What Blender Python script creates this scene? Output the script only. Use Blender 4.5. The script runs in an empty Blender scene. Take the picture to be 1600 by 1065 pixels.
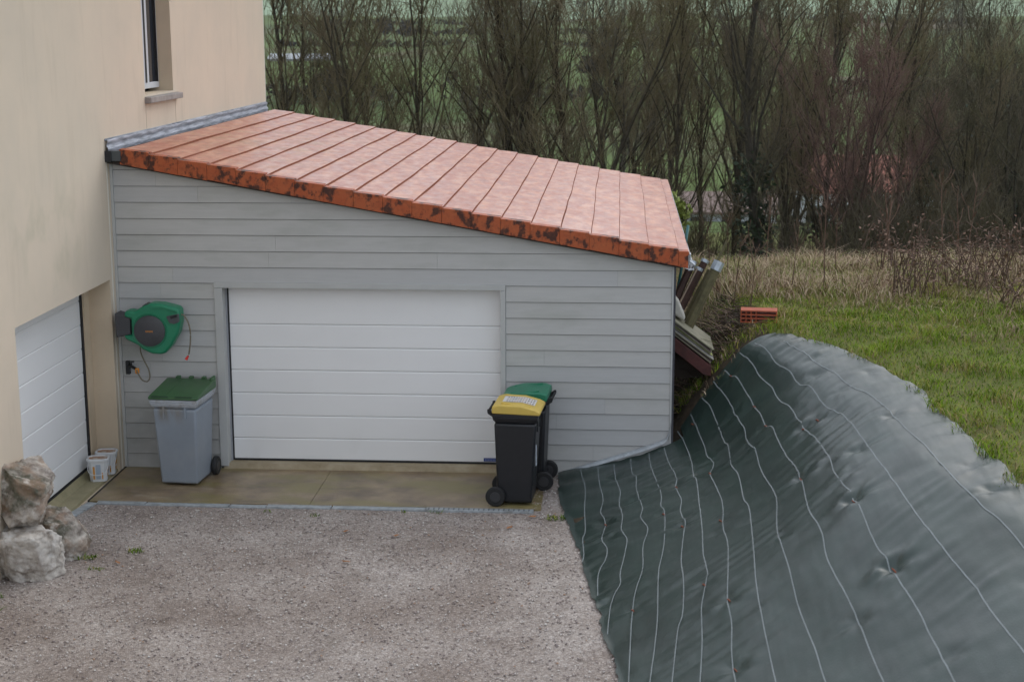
import bpy, bmesh, math, random
import numpy as np
from mathutils import Vector, Matrix, noise
R=math.radians
sc=bpy.context.scene
col=sc.collection
# ---------------- camera, sky, sun, exposure ----------------
cam=bpy.data.cameras.new('camera'); co=bpy.data.objects.new('camera',cam); col.objects.link(co); sc.camera=co
cam.sensor_width=36; cam.lens=36*2441.5/1600; cam.clip_start=.1; cam.clip_end=6000
cam.dof.use_dof=True; cam.dof.focus_distance=17.5; cam.dof.aperture_fstop=3.2
yaw,pit,rol=-6.78737942e-02,2.02650027e-01,2.01394439e-03
co.location=(5.35,-16.2,4.785)
co.rotation_euler=(Matrix.Rotation(-yaw,4,'Z')@Matrix.Rotation(R(90)-pit,4,'X')@Matrix.Rotation(-rol,4,'Z')).to_euler()
w=bpy.data.worlds.new('World'); sc.world=w; w.use_nodes=True
wn=w.node_tree.nodes; wl=w.node_tree.links
bg=wn['Background']; sky=wn.new('ShaderNodeTexSky'); sky.sky_type='NISHITA'; sky.sun_disc=False
SEL,SAZ=42,28     # sun elevation, azimuth measured from +y (behind the garage) towards +x
sky.sun_elevation=R(SEL); sky.sun_rotation=R(SAZ)
sky.air_density=1.0; sky.dust_density=4.0; sky.ozone_density=1.0
hs=wn.new('ShaderNodeHueSaturation'); hs.inputs['Saturation'].default_value=.5
wl.new(sky.outputs[0],hs.inputs['Color']); mxw=wn.new('ShaderNodeMix'); mxw.data_type='RGBA'; mxw.inputs[0].default_value=.68; mxw.inputs[7].default_value=(6.9,7.5,8.4,1)   # even cloud cover over the clear-sky gradient
wl.new(hs.outputs[0],mxw.inputs[6]); wl.new(mxw.outputs[2],bg.inputs[0]); bg.inputs[1].default_value=.13
sun=bpy.data.lights.new('sun','SUN'); so=bpy.data.objects.new('sun',sun); col.objects.link(so)
sun.energy=.5; sun.angle=R(45); sun.color=(1,.97,.93)
so.rotation_euler=(R(90-SEL),0,R(180-SAZ)); so.location=(0,-10,20)
sc.view_settings.view_transform='Standard'; sc.view_settings.look='None'; sc.view_settings.gamma=1
sc.view_settings.exposure=.38
sc.cycles.max_bounces=6; sc.cycles.diffuse_bounces=3; sc.cycles.glossy_bounces=3

# ---------------- materials ----------------
def M(name,colr,rough=.7,spec=.5,var=0,vscale=5,col2=None,bump=0,bscale=60,metal=0,stretch=None,detail=4,contrast=None):
    m=bpy.data.materials.new(name); m.use_nodes=True; nt=m.node_tree; N=nt.nodes; L=nt.links
    b=N['Principled BSDF']; b.inputs['Roughness'].default_value=rough; b.inputs['Metallic'].default_value=metal
    b.inputs['Specular IOR Level'].default_value=spec
    c=(*colr,1); b.inputs['Base Color'].default_value=c
    tc=N.new('ShaderNodeTexCoord'); src=tc.outputs['Object']
    if stretch:
        mp=N.new('ShaderNodeMapping'); mp.inputs['Scale'].default_value=stretch; L.new(src,mp.inputs[0]); src=mp.outputs[0]
    if var or col2:
        n=N.new('ShaderNodeTexNoise'); n.inputs['Scale'].default_value=vscale; n.inputs['Detail'].default_value=detail; n.inputs['Roughness'].default_value=.65
        L.new(src,n.inputs['Vector'])
        rp=N.new('ShaderNodeValToRGB'); e=rp.color_ramp.elements
        lo,hi=contrast or (.32,.68)
        e[0].position=lo; e[1].position=hi
        if col2: e[0].color=(*col2,1); e[1].color=c
        else:
            e[0].color=(*[v*(1-var) for v in colr],1); e[1].color=(*[min(1,v*(1+var)) for v in colr],1)
        L.new(n.outputs['Fac'],rp.inputs[0]); L.new(rp.outputs[0],b.inputs['Base Color'])
        m['ramp']=rp.name
    if bump:
        n2=N.new('ShaderNodeTexNoise'); n2.inputs['Scale'].default_value=bscale; n2.inputs['Detail'].default_value=5
        L.new(src,n2.inputs['Vector']); bp=N.new('ShaderNodeBump'); bp.inputs['Strength'].default_value=bump; bp.inputs['Distance'].default_value=.01
        L.new(n2.outputs['Fac'],bp.inputs['Height']); L.new(bp.outputs[0],b.inputs['Normal'])
    return m
def stain(m,colr,scale,lo,hi,fac=1,stretch=(1,1,1),mask=None,detail=5):
    """mix a stain colour over a material's base colour, where a stretched noise is high (and an optional object-space mask)"""
    nt=m.node_tree; N=nt.nodes; L=nt.links; b=N['Principled BSDF']; inp=b.inputs['Base Color']
    mix=N.new('ShaderNodeMix'); mix.data_type='RGBA'
    if inp.links: L.new(inp.links[0].from_socket,mix.inputs[6])
    else: mix.inputs[6].default_value=inp.default_value
    mix.inputs[7].default_value=(*colr,1)
    tc=N.new('ShaderNodeTexCoord'); mp=N.new('ShaderNodeMapping'); mp.inputs['Scale'].default_value=stretch; mp.inputs['Location'].default_value=(scale*.37,lo*7,hi*3)
    L.new(tc.outputs['Object'],mp.inputs[0]); n=N.new('ShaderNodeTexNoise'); n.inputs['Scale'].default_value=scale; n.inputs['Detail'].default_value=detail; n.inputs['Roughness'].default_value=.6
    L.new(mp.outputs[0],n.inputs['Vector']); mr=N.new('ShaderNodeMapRange'); mr.inputs[1].default_value=lo; mr.inputs[2].default_value=hi; mr.inputs[4].default_value=fac
    L.new(n.outputs['Fac'],mr.inputs[0]); out=mr.outputs[0]
    if mask:
        cx,cy,cz,rx,ry,rz=mask
        v=N.new('ShaderNodeVectorMath'); v.operation='SUBTRACT'; v.inputs[1].default_value=(cx,cy,cz); L.new(tc.outputs['Object'],v.inputs[0])
        d=N.new('ShaderNodeVectorMath'); d.operation='DIVIDE'; d.inputs[1].default_value=(rx,ry,rz); L.new(v.outputs[0],d.inputs[0])
        l=N.new('ShaderNodeVectorMath'); l.operation='LENGTH'; L.new(d.outputs[0],l.inputs[0])
        m2=N.new('ShaderNodeMapRange'); m2.inputs[1].default_value=1; m2.inputs[2].default_value=.3; L.new(l.outputs['Value'],m2.inputs[0])
        mu=N.new('ShaderNodeMath'); mu.operation='MULTIPLY'; L.new(out,mu.inputs[0]); L.new(m2.outputs[0],mu.inputs[1]); out=mu.outputs[0]
    L.new(out,mix.inputs[0]); L.new(mix.outputs[2],inp)
    return m
# ---------------- mesh builder ----------------
class MB:
    def __init__(s): s.v=[]; s.f=[]; s.m=[]; s.k=0
    def add(s,vs,fs,mi=None):
        o=len(s.v); s.v+= [tuple(v) for v in vs]; s.f+=[tuple(i+o for i in f) for f in fs]; s.m+=[s.k if mi is None else mi]*len(fs)
    def box(s,x0,x1,y0,y1,z0,z1,mi=None,T=None):
        vs=[Vector((x,y,z)) for z in (z0,z1) for y in (y0,y1) for x in (x0,x1)]
        if T: vs=[T@v for v in vs]
        s.add(vs,[(0,2,3,1),(4,5,7,6),(0,1,5,4),(2,6,7,3),(0,4,6,2),(1,3,7,5)],mi)
    def frustum(s,b,t,z0,z1,mi=None,T=None):   # b,t=(x0,x1,y0,y1)
        vs=[Vector((x,y,z)) for q,z in ((b,z0),(t,z1)) for y in (q[2],q[3]) for x in (q[0],q[1])]
        if T: vs=[T@v for v in vs]
        s.add(vs,[(0,2,3,1),(4,5,7,6),(0,1,5,4),(2,6,7,3),(0,4,6,2),(1,3,7,5)],mi)
    def prism(s,pts,a,b,axis='y',mi=None,T=None):   # outline in the plane across the axis
        n=len(pts); 
        def P(p,h): return {'y':(p[0],h,p[1]),'x':(h,p[0],p[1]),'z':(p[0],p[1],h)}[axis]
        vs=[Vector(P(p,a)) for p in pts]+[Vector(P(p,b)) for p in pts]
        if T: vs=[T@v for v in vs]
        s.add(vs,[tuple(range(n))[::-1],tuple(range(n,2*n))]+[(i,(i+1)%n,n+(i+1)%n,n+i) for i in range(n)],mi)
    def tube(s,pts,rad,n=8,cap=True,mi=None):
        pts=[Vector(p) for p in pts]; k=len(pts)
        if not hasattr(rad,'__len__'): rad=[rad]*k
        vs=[]; up=None
        for i,p in enumerate(pts):
            d=(pts[min(i+1,k-1)]-pts[max(i-1,0)]).normalized()
            if up is None: up=Vector((0,0,1)) if abs(d.z)<.9 else Vector((1,0,0))
            a=d.cross(up)
            if a.length<1e-4: a=d.orthogonal()
            a.normalize(); b=d.cross(a).normalized(); up=-b if False else up
            for j in range(n):
                t=2*math.pi*j/n; vs.append(p+rad[i]*(math.cos(t)*a+math.sin(t)*b))
        fs=[(i*n+j,i*n+(j+1)%n,(i+1)*n+(j+1)%n,(i+1)*n+j) for i in range(k-1) for j in range(n)]
        if cap: fs+=[tuple(range(n))[::-1],tuple(range((k-1)*n,k*n))]
        s.add(vs,fs,mi)
    def lathe(s,prof,c,axis='z',n=24,mi=None,T=None):
        vs=[]
        for r,h in prof:
            for j in range(n):
                t=2*math.pi*j/n; a,b=r*math.cos(t),r*math.sin(t)
                v=Vector({'z':(a,b,h),'x':(h,a,b),'y':(a,h,b)}[axis])+Vector(c)
                vs.append(T@v if T else v)
        k=len(prof)
        fs=[(i*n+j,i*n+(j+1)%n,(i+1)*n+(j+1)%n,(i+1)*n+j) for i in range(k-1) for j in range(n)]
        fs+=[tuple(range(n))[::-1],tuple(range((k-1)*n,k*n))]
        s.add(vs,fs,mi)
    def build(s,name,mats,parent=None,smooth=False,bevel=0,seg=2,loc=None):
        me=bpy.data.meshes.new(name); me.from_pydata(s.v,[],s.f)
        mats=mats if isinstance(mats,(list,tuple)) else [mats]
        for m in mats: me.materials.append(m)
        me.polygons.foreach_set('material_index',s.m)
        bm=bmesh.new(); bm.from_mesh(me); bmesh.ops.recalc_face_normals(bm,faces=bm.faces); bm.to_mesh(me); bm.free()
        if smooth: me.shade_smooth()
        o=bpy.data.objects.new(name,me); col.objects.link(o)
        if parent: o.parent=parent
        if loc is not None: o.location=loc
        if bevel:
            b=o.modifiers.new('b','BEVEL'); b.width=bevel; b.segments=seg; b.limit_method='ANGLE'; b.angle_limit=R(35)
            if smooth is None: pass
        if smooth and bevel: me.set_sharp_from_angle(angle=R(40))
        elif smooth=='auto': me.set_sharp_from_angle(angle=R(40))
        return o
def tag(o,label=None,cat=None,group=None,kind=None):
    if label: o['label']=label
    if cat: o['category']=cat
    if group: o['group']=group
    if kind: o['kind']=kind
    return o
def empty(name,loc=(0,0,0),rz=0):
    o=bpy.data.objects.new(name,None); o.location=loc; o.rotation_euler=(0,0,rz); o.empty_display_size=.2; col.objects.link(o); return o
def copy_tree(o,parent=None):
    c=o.copy(); col.objects.link(c); c.parent=parent
    for ch in [x for x in o.children]: copy_tree(ch,c)
    return c
def rawmesh(name,V,F,mats,mi=None,smooth=False):
    """fast mesh from numpy arrays; F is (n,3) or (n,4)"""
    me=bpy.data.meshes.new(name); V=np.asarray(V,np.float32); F=np.asarray(F,np.int32); k=F.shape[1]
    me.vertices.add(len(V)); me.vertices.foreach_set('co',V.ravel())
    me.loops.add(F.size); me.loops.foreach_set('vertex_index',F.ravel())
    me.polygons.add(len(F)); me.polygons.foreach_set('loop_start',np.arange(0,F.size,k,dtype=np.int32)); me.polygons.foreach_set('loop_total',np.full(len(F),k,np.int32))
    for m in (mats if isinstance(mats,(list,tuple)) else [mats]): me.materials.append(m)
    if mi is not None: me.polygons.foreach_set('material_index',np.asarray(mi,np.int32))
    me.update(calc_edges=True); me.validate()
    if smooth: me.shade_smooth()
    return me
def link(name,me,parent=None,loc=None):
    o=bpy.data.objects.new(name,me); col.objects.link(o)
    if parent: o.parent=parent
    if loc is not None: o.location=loc
    return o
def itp(t,x):
    if x<=t[0][0]: return t[0][1]
    for (a,b),(c,d) in zip(t,t[1:]):
        if x<=c: return b+(d-b)*(x-a)/(c-a)
    return t[-1][1]
def sstep(a,b,x):
    t=min(1.,max(0.,(x-a)/(b-a))); return t*t*(3-2*t)
TOE=[(-14,6.2),(-9,5.75),(-5.4,5.44),(-4.5,5.31),(-3.6,5.2),(-2.3,5.03),(-1.15,4.84),(0,4.77)]
TOP=[(-14,9.8),(-9,9.2),(-6.5,8.9),(-5.45,8.72),(-5.1,8.22),(-4.7,8.24),(-3.8,8.14),(-2.2,8.05),(-.9,7.76),(-.2,7.45),(.35,7.1),(9,7.1)]
TOPH=[(-14,9.8),(-9,9.2),(-6.5,8.9),(-5.4,8.5),(-4.7,8.27),(-3.8,8.14),(-2.2,8.05),(-.9,7.76),(-.2,7.45),(.35,7.1),(9,7.1)]
WP=[(4.77,0),(5.2,.12),(5.6,.25),(5.95,.42),(6.13,.67),(6.37,.96),(6.7,1.33),(6.9,1.44),(7.1,1.49)]
FP=[(0,0),(.1,.085),(.25,.23),(.4,.40),(.55,.60),(.7,.79),(.85,.93),(1,1)]
MY=[(-30,2.6),(-14,1.7),(-6,1.5),(0,1.5),(3,1.44),(6,1.18),(10,.64),(15,-.4),(25,-2.5),(40,-5),(60,-7.2),(90,-8.8),(130,-9.8),(220,-9.5),(350,-4.5),(600,3),(900,22),(1300,70)]
def H(x,y):
    M=itp(MY,y)
    if y<.6:
        xt=itp(TOE,y)
        if x<=xt: return -.06
        tp=itp(TOPH,y); s=min(1,(x-xt)/(tp-xt))
        f=itp(FP,s)*M
        w=itp(WP,4.77+s*2.33)/1.49*M
        b=min(1,max(0,(y+4.6)/4.4))
        return f+(w-f)*b+(.08*min(1,(x-tp)*.5) if x>tp else 0)
    w=itp(WP,x)/1.49*M if M>0 else M
    if y<7.6 and x<6.5: w-=.0
    if x>=7.1: return M+.08*min(1,(x-7.1)*.5)*sstep(20,10,y)
    if y<7.5: return w if x>5.95 else -.06
    g=sstep(7.5,10,y)
    base=w if x>4.77 and M>0 else min(M,-.06)
    return base+(M-base)*g
LINES=[[(4.98,-0.09),(5.05,-0.76),(5.06,-1.44),(5.08,-2.03),(5.06,-2.22),(5.08,-2.64),(5.07,-2.83)],[(5.17,-0.03),(5.19,-0.62),(5.24,-1.27),(5.22,-1.62),(5.27,-1.99),(5.24,-2.36),(5.29,-2.67),(5.28,-2.91),(5.22,-3.19),(5.22,-3.67)],[(5.34,-0.05),(5.36,-0.64),(5.41,-1.17),(5.4,-1.52),(5.43,-1.93),(5.42,-2.3),(5.47,-2.58),(5.45,-2.93),(5.41,-3.35),(5.41,-3.58),(5.34,-3.9),(5.32,-4.19),(5.31,-4.52)],[(5.52,-0.0),(5.53,-0.6),(5.57,-0.84),(5.57,-1.31),(5.62,-1.86),(5.6,-2.13),(5.66,-2.49),(5.61,-2.93),(5.6,-3.44),(5.53,-3.93),(5.5,-4.43),(5.49,-4.74),(5.47,-5.49)],[(5.71,0.07),(5.72,-0.45),(5.74,-0.86),(5.8,-1.65),(5.79,-2.02),(5.82,-2.26),(5.79,-3.07),(5.73,-3.67),(5.7,-4.56),(5.67,-5.02),(5.62,-5.61)],[(5.87,-0.03),(5.9,-0.61),(5.96,-1.32),(5.94,-1.59),(5.98,-2.01),(5.96,-2.36),(5.99,-2.69),(5.96,-3.04),(5.92,-3.6),(5.92,-4.11),(5.89,-4.69),(5.84,-4.98),(5.77,-5.79)],[(6.01,0.2),(6.08,-0.19),(6.12,-0.84),(6.12,-1.4),(6.14,-1.7),(6.13,-2.4),(6.13,-2.56),(6.12,-3.11),(6.1,-3.67),(6.11,-4.12),(6.09,-4.29),(6.06,-4.52),(6.03,-4.76),(6.01,-5.28),(5.96,-5.95)],[(6.13,0.29),(6.19,-0.0),(6.26,-0.55),(6.28,-1.0),(6.32,-1.3),(6.27,-1.58),(6.29,-1.92),(6.32,-2.37),(6.32,-2.76),(6.29,-3.21),(6.3,-3.66),(6.27,-4.17),(6.23,-4.7),(6.22,-4.91),(6.23,-5.18),(6.2,-5.66),(6.2,-6.14)],[(6.26,0.29),(6.37,-0.15),(6.44,-0.86),(6.47,-1.14),(6.47,-1.66),(6.51,-2.03),(6.5,-2.74),(6.52,-3.12),(6.47,-4.2),(6.44,-4.78),(6.44,-5.43),(6.45,-6.2),(6.45,-6.35)],[(6.4,0.27),(6.52,-0.19),(6.57,-0.58),(6.63,-1.04),(6.63,-1.39),(6.68,-1.73),(6.69,-2.27),(6.73,-2.98),(6.73,-3.33),(6.67,-4.03),(6.68,-4.8),(6.69,-5.43),(6.73,-6.05),(6.74,-6.63)],[(6.5,0.31),(6.6,0.04),(6.66,-0.17),(6.73,-0.63),(6.78,-0.95),(6.81,-1.37),(6.86,-1.56),(6.88,-2.02),(6.91,-2.45),(6.94,-2.87),(6.94,-3.36),(6.92,-3.96),(6.95,-4.51),(6.94,-5.01),(7.0,-5.66),(7.03,-6.18),(7.05,-6.82),(7.05,-6.96)],[(6.67,0.29),(6.79,-0.06),(6.84,-0.33),(6.93,-0.7),(6.97,-1.09),(7.03,-1.37),(7.09,-2.01),(7.15,-2.47),(7.18,-3.16),(7.17,-3.64),(7.23,-4.39),(7.25,-5.08),(7.29,-5.47),(7.32,-5.74),(7.37,-6.24),(7.38,-6.53),(7.4,-7.23),(7.4,-7.35)],[(6.83,0.29),(6.95,-0.06),(7.0,-0.33),(7.1,-0.64),(7.16,-1.03),(7.24,-1.28),(7.31,-1.92),(7.41,-2.32),(7.45,-3.03),(7.47,-3.66),(7.51,-4.36),(7.54,-4.85),(7.59,-5.33),(7.66,-5.88),(7.72,-6.29),(7.74,-6.71),(7.78,-7.32),(7.8,-7.81)],[(7.11,0.06),(7.29,-0.47),(7.37,-0.86),(7.46,-1.14),(7.55,-1.73),(7.67,-2.15),(7.74,-2.8),(7.78,-3.45),(7.82,-3.85),(7.88,-4.71),(7.96,-5.29),(8.03,-5.65),(8.08,-6.04),(8.17,-6.95)]]
PINS=[(6.57,0.12),(6.75,-0.75),(6.81,-1.37),(7.09,-2.05),(6.95,-3.15),(7.22,-4.31),(6.27,-1.56),(6.17,0.01),(5.95,-1.55),(5.38,-0.68),(5.81,-2.24),(5.27,-1.99),(5.96,-2.75),(6.07,-4.35),(6.23,-4.82),(5.51,-4.22),(5.22,-3.69),(5.3,-3.9),(6.21,-5.85),(6.28,-3.01),(7.32,-5.57),(6.53,-0.57),(7.21,-2.05),(7.39,-3.35)]
# ---------------- ground ----------------
m_soil=M('soil',(.075,.055,.035),.95,.2,col2=(.03,.022,.015),vscale=6,bump=.6,bscale=25)
m_meadow=M('meadow_soil',(.13,.16,.04),.95,.05,col2=(.12,.11,.05),vscale=1.5,bump=.5,bscale=20)
m_field=M('field_green',(.11,.16,.042),.95,.1,col2=(.055,.08,.026),vscale=.013,detail=8)
m_farfield=M('far_field',(.27,.36,.24),.95,.1,col2=(.15,.2,.1),vscale=.008)
stain(m_field,(.12,.085,.06),.006,.55,.62,.8,(1,1.6,1))
def axis(parts):
    o=[]
    for a,b,s in parts:
        n=max(1,round((b-a)/s)); o+=[a+(b-a)*i/n for i in range(n)]
    return o+[parts[-1][1]]
xs=axis([(-700,-100,40),(-100,-20,8),(-20,-2,2),(-2,4,1),(4,10,.12),(10,16,.5),(16,40,2),(40,120,8),(120,700,40)])
ys=axis([(-30,-14,1),(-14,12,.2),(12,30,1),(30,100,3),(100,400,12),(400,1300,40)])
V=[];F=[];mi=[]
for j,y in enumerate(ys):
    for i,x in enumerate(xs):
        z=H(x,y)
        if y>12: z+= noise.noise(Vector((x*.02,y*.02,0)))*min(4,(y-12)*.02)
        elif z>.2: z+=.05*noise.noise(Vector((x*.9,y*.9,0)))
        if z>.05 and y<.45 and x<itp(TOP,y): z-=.035 if x>itp(TOP,y)-.25 or y>0 else .10
        V.append((x,y,z))
n=len(xs)
for j in range(len(ys)-1):
    for i in range(n-1):
        F.append((j*n+i,j*n+i+1,(j+1)*n+i+1,(j+1)*n+i)); y=ys[j]; x=xs[i]
        mi.append(4 if 13<y<=62 else 3 if y>640 else 2 if y>70 else 0 if (y<2.5 and 5.9<x<7.0 and y>-.3) or x<5.5 and y<8 else 1)
g=link('ground',rawmesh('ground',V,F,[m_soil,m_meadow,m_field,m_farfield,M('woodland_floor',(.055,.05,.026),.95,.05,col2=(.045,.065,.02),vscale=.5)],mi,True)); tag(g,kind='structure')

# gravel yard
m_gravel=M('gravel',(.30,.265,.245),.9,.25)
nt=m_gravel.node_tree;N=nt.nodes;L=nt.links;b=N['Principled BSDF']
tc=N.new('ShaderNodeTexCoord')
def vor(scale,stops):
    v=N.new('ShaderNodeTexVoronoi'); v.inputs['Scale'].default_value=scale; L.new(tc.outputs['Object'],v.inputs['Vector'])
    s=N.new('ShaderNodeSeparateColor'); L.new(v.outputs['Color'],s.inputs[0]); r=N.new('ShaderNodeValToRGB'); r.color_ramp.interpolation='CONSTANT'
    e=r.color_ramp.elements; e[0].position=0;e[0].color=(*stops[0][1],1); e[1].position=stops[1][0];e[1].color=(*stops[1][1],1)
    for p,c in stops[2:]: q=e.new(p); q.color=(*c,1)
    L.new(s.outputs[0],r.inputs[0]); return v,r
v1,r1=vor(75,[(0,(.20,.175,.16)),(.22,(.29,.26,.235)),(.5,(.35,.32,.30)),(.7,(.43,.40,.37)),(.85,(.22,.205,.20)),(.94,(.62,.59,.56))])
v2,r2=vor(38,[(0,(.27,.24,.215)),(.3,(.34,.305,.28)),(.6,(.39,.36,.335)),(.9,(.47,.44,.42))])
nn=N.new('ShaderNodeTexNoise'); nn.inputs['Scale'].default_value=1.1; nn.inputs['Detail'].default_value=5; L.new(tc.outputs['Object'],nn.inputs['Vector'])
mx=N.new('ShaderNodeMix'); mx.data_type='RGBA'; mx.inputs[0].default_value=.4; L.new(r1.outputs[0],mx.inputs[6]); L.new(r2.outputs[0],mx.inputs[7])
m3=N.new('ShaderNodeMix'); m3.data_type='RGBA'; m3.blend_type='MULTIPLY'; m3.inputs[0].default_value=1; L.new(mx.outputs[2],m3.inputs[6])
rp=N.new('ShaderNodeValToRGB'); rp.color_ramp.elements[0].position=.35; rp.color_ramp.elements[0].color=(.76,.69,.65,1); rp.color_ramp.elements[1].position=.65; rp.color_ramp.elements[1].color=(1.12,1.08,1.06,1)
L.new(nn.outputs[0],rp.inputs[0]); L.new(rp.outputs[0],m3.inputs[7]); L.new(m3.outputs[2],b.inputs['Base Color'])
bp=N.new('ShaderNodeBump'); bp.inputs['Strength'].default_value=.7; bp.inputs['Distance'].default_value=.010; L.new(v1.outputs['Distance'],bp.inputs['Height']); bp.invert=True; L.new(bp.outputs[0],b.inputs['Normal'])
stain(m_gravel,(.10,.075,.055),2.2,.58,.75,.45)
V=[];F=[]
gx=axis([(-1.5,6.4,.1)]); gy=axis([(-14,.05,.12)])
for y in gy:
    for x in gx:
        z=.0+.012*noise.noise(Vector((x*1.3,y*1.3,3)))+.006*noise.noise(Vector((x*6,y*6,3)))-.008
        if -.1<x<4.7 and y>-1.35: z=-.02
        V.append((x,y,z))
n=len(gx)
F=[(j*n+i,j*n+i+1,(j+1)*n+i+1,(j+1)*n+i) for j in range(len(gy)-1) for i in range(n-1)]
g=link('gravel_yard',rawmesh('gravel_yard',V,F,m_gravel,None,True)); tag(g,kind='structure')
# loose stones on it
rs=np.random.RandomState(5)
def clumps(n,fpos,size,nm,seed=1):
    rs=np.random.RandomState(seed); base=np.array([(1,0,0),(0,1,0),(-1,0,0),(0,-1,0),(0,0,.7),(0,0,-.4)],float)
    bf=np.array([(0,1,4),(1,2,4),(2,3,4),(3,0,4),(1,0,5),(2,1,5),(3,2,5),(0,3,5)])
    P=fpos(rs,n); n=len(P); s=size[0]+(size[1]-size[0])*rs.rand(n)**2.5; a=rs.rand(n)*6.28
    B=base[None]*(.6+.8*rs.rand(n,6,1))*s[:,None,None]
    c,sn=np.cos(a)[:,None],np.sin(a)[:,None]
    X=B[:,:,0]*c-B[:,:,1]*sn; Y=B[:,:,0]*sn+B[:,:,1]*c
    V=np.stack([X,Y,B[:,:,2]],2)+P[:,None,:]
    F=(bf[None]+6*np.arange(n)[:,None,None]).reshape(-1,3)
    return V.reshape(-1,3),F,np.repeat(rs.choice(len(nm),n,p=nm),8)
stone=[M('stone_'+str(i),c,.85,.3) for i,c in enumerate([(.5,.45,.42),(.34,.28,.26),(.24,.2,.19),(.66,.62,.58),(.4,.26,.18)])]
def gp(rs,n):
    x=rs.rand(n)*6.0-.6; y=-6.6+rs.rand(n)*6.6; 
    k=[(not(y[i]>-1.42 and x[i]<4.52 and x[i]>-.1)) and x[i]<itp(TOE,y[i])+.03 and x[i]>-.02 for i in range(n)]
    return np.stack([x,y,np.full(n,.0)],1)[k]
V,F,mi=clumps(26000,gp,(.004,.014),[.33,.3,.2,.14,.03])
tag(link('loose_gravel',rawmesh('loose_gravel',V,F,stone,mi)),'loose pale and pinkish gravel stones strewn over the yard','gravel',kind='stuff')

# concrete slab, threshold, drain edge
m_slab=M('wet_concrete',(.34,.25,.15),.3,.5,col2=(.12,.085,.058),vscale=1.9,bump=.25,bscale=60)
stain(m_slab,(.22,.185,.06),1.3,.45,.62,.75,(1,2.2,1)); stain(m_slab,(.42,.36,.27),2.1,.55,.72,.9,(1,2,1),mask=(.75,-.9,0,.75,.5,1)); stain(m_slab,(.34,.29,.15),2.1,.5,.75,.7,mask=(4.5,-1.2,0,1.0,.5,1)); stain(m_slab,(.05,.035,.022),1.1,.56,.7,.6,(1,2.5,1))
s=MB(); s.box(.02,2.28,-1.27,.13,-.1,.0); s.box(2.285,4.62,-1.27,.13,-.1,.0)
tag(s.build('concrete_slab',m_slab),kind='structure')
m_sill=M('pale_concrete',(.42,.35,.24),.6,.4,col2=(.28,.22,.13),vscale=5,bump=.2)
s=MB(); s.frustum((1.1,4.2,-.03,.3),(1.1,4.2,-.01,.3),.0,.055)
tag(s.build('door_threshold',m_sill),kind='structure')
m_thr=M('threshold_concrete',(.36,.31,.19),.6,.4,col2=(.22,.20,.11),vscale=3.5,bump=.2)
s=MB(); s.frustum((-.55,.0,-2.86,-.2),(-.55,-.03,-2.86,-.2),-.08,.03); s.frustum((-.55,-.2,-2.86,-.2),(-.55,-.26,-2.86,-.2),.03,.09)
tag(s.build('house_threshold',m_thr),kind='structure')
m_galv=M('galvanised_edge',(.36,.39,.41),.5,.5,var=.25,vscale=12,bump=.15,bscale=30,metal=.25)
stain(m_galv,(.16,.15,.13),6,.5,.7,.6,(1,4,1))
e0=empty('drain_edging',(0,0,0)); tag(e0,'grey galvanised drain edging strips along the front of the wet concrete slab','drain')
def edging(p,q,wd):
    p=Vector(p);q=Vector(q);d=(q-p).normalized();n=Vector((-d.y,d.x,0))*wd
    s=MB()
    s.add([p,q,q+n,p+n]+[v+Vector((0,0,-.04)) for v in (p,q,q+n,p+n)],[(0,1,2,3),(4,7,6,5),(0,4,5,1),(1,5,6,2),(2,6,7,3),(3,7,4,0)])
    return s
for k,(a,b,z,dy) in enumerate([(.12,.62,.010,0),(.63,1.48,.006,-.008),(1.49,1.86,.003,-.015),(1.87,2.52,.012,-.02),(2.53,3.47,.008,-.012),(3.475,4.55,.014,-.025)]):
    o=edging((a,-1.37+dy,z),(b,-1.375+dy,z),.085).build('edging_strip',m_galv,e0,bevel=.003)
    if k==5:
        s=MB()
        for i in range(21): s.box(3.5+i*.05,3.513+i*.05,-1.385,-1.33,.0142,.0165)
        s.build('grate_bars',M('grate_dark',(.12,.13,.14),.5),o)
edging((.02,-1.95,.012),(.13,-1.36,.012),.10).build('edging_strip',m_galv,e0,bevel=.003)
s=MB(); s.box(.0,.02,-1.27,-.02,-.06,.004); s.build('joint_seal',M('joint_dark',(.035,.03,.025),.8),e0)

# ---------------- house ----------------
m_render=M('cream_render',(.68,.575,.455),.85,.25,col2=(.62,.535,.43),vscale=1.1,bump=.35,bscale=170)
stain(m_render,(.37,.36,.25),2.2,.5,.66,.38,(1,1,.8),mask=(0,-1.9,2.75,.6,1.4,.8)); stain(m_render,(.48,.40,.30),3.5,.55,.8,.35,(2,2,.3))
stain(m_render,(.36,.36,.24),4,.45,.62,.5,(1,1,.5),mask=(0,-.1,.35,.5,.4,.5))
m_reveal=M('reveal_render',(.60,.49,.36),.85,.25,var=.06,vscale=2,bump=.3,bscale=170)
m_white=M('white_door',(.84,.84,.84),.38,.5,var=.015,vscale=1.5,bump=.04,bscale=300)
stain(m_white,(.60,.58,.53),3,.55,.8,.35,(1,1,.5),mask=(2.6,0,0,3,1,.5))
m_dark=M('dark_seal',(.012,.012,.014),.6); m_pvc=M('grey_white_pvc',(.62,.64,.67),.4); m_glass=M('window_glass',(.03,.035,.045),.05,.8)
m_roofh=M('house_roof',(.2,.1,.06),.8,var=.2,vscale=3)
house=empty('house'); tag(house,'cream rendered house with a tall narrow window and a white garage door','house')
s=MB()
Y=[-7.5,-2.86,-.2,1.36,2.5,7.48]; Z=[-.15,.0,2.1,3.96,5.35,6.6]
def hole(j,k): return (j==1 and k==1) or (j==3 and k==3)
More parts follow.
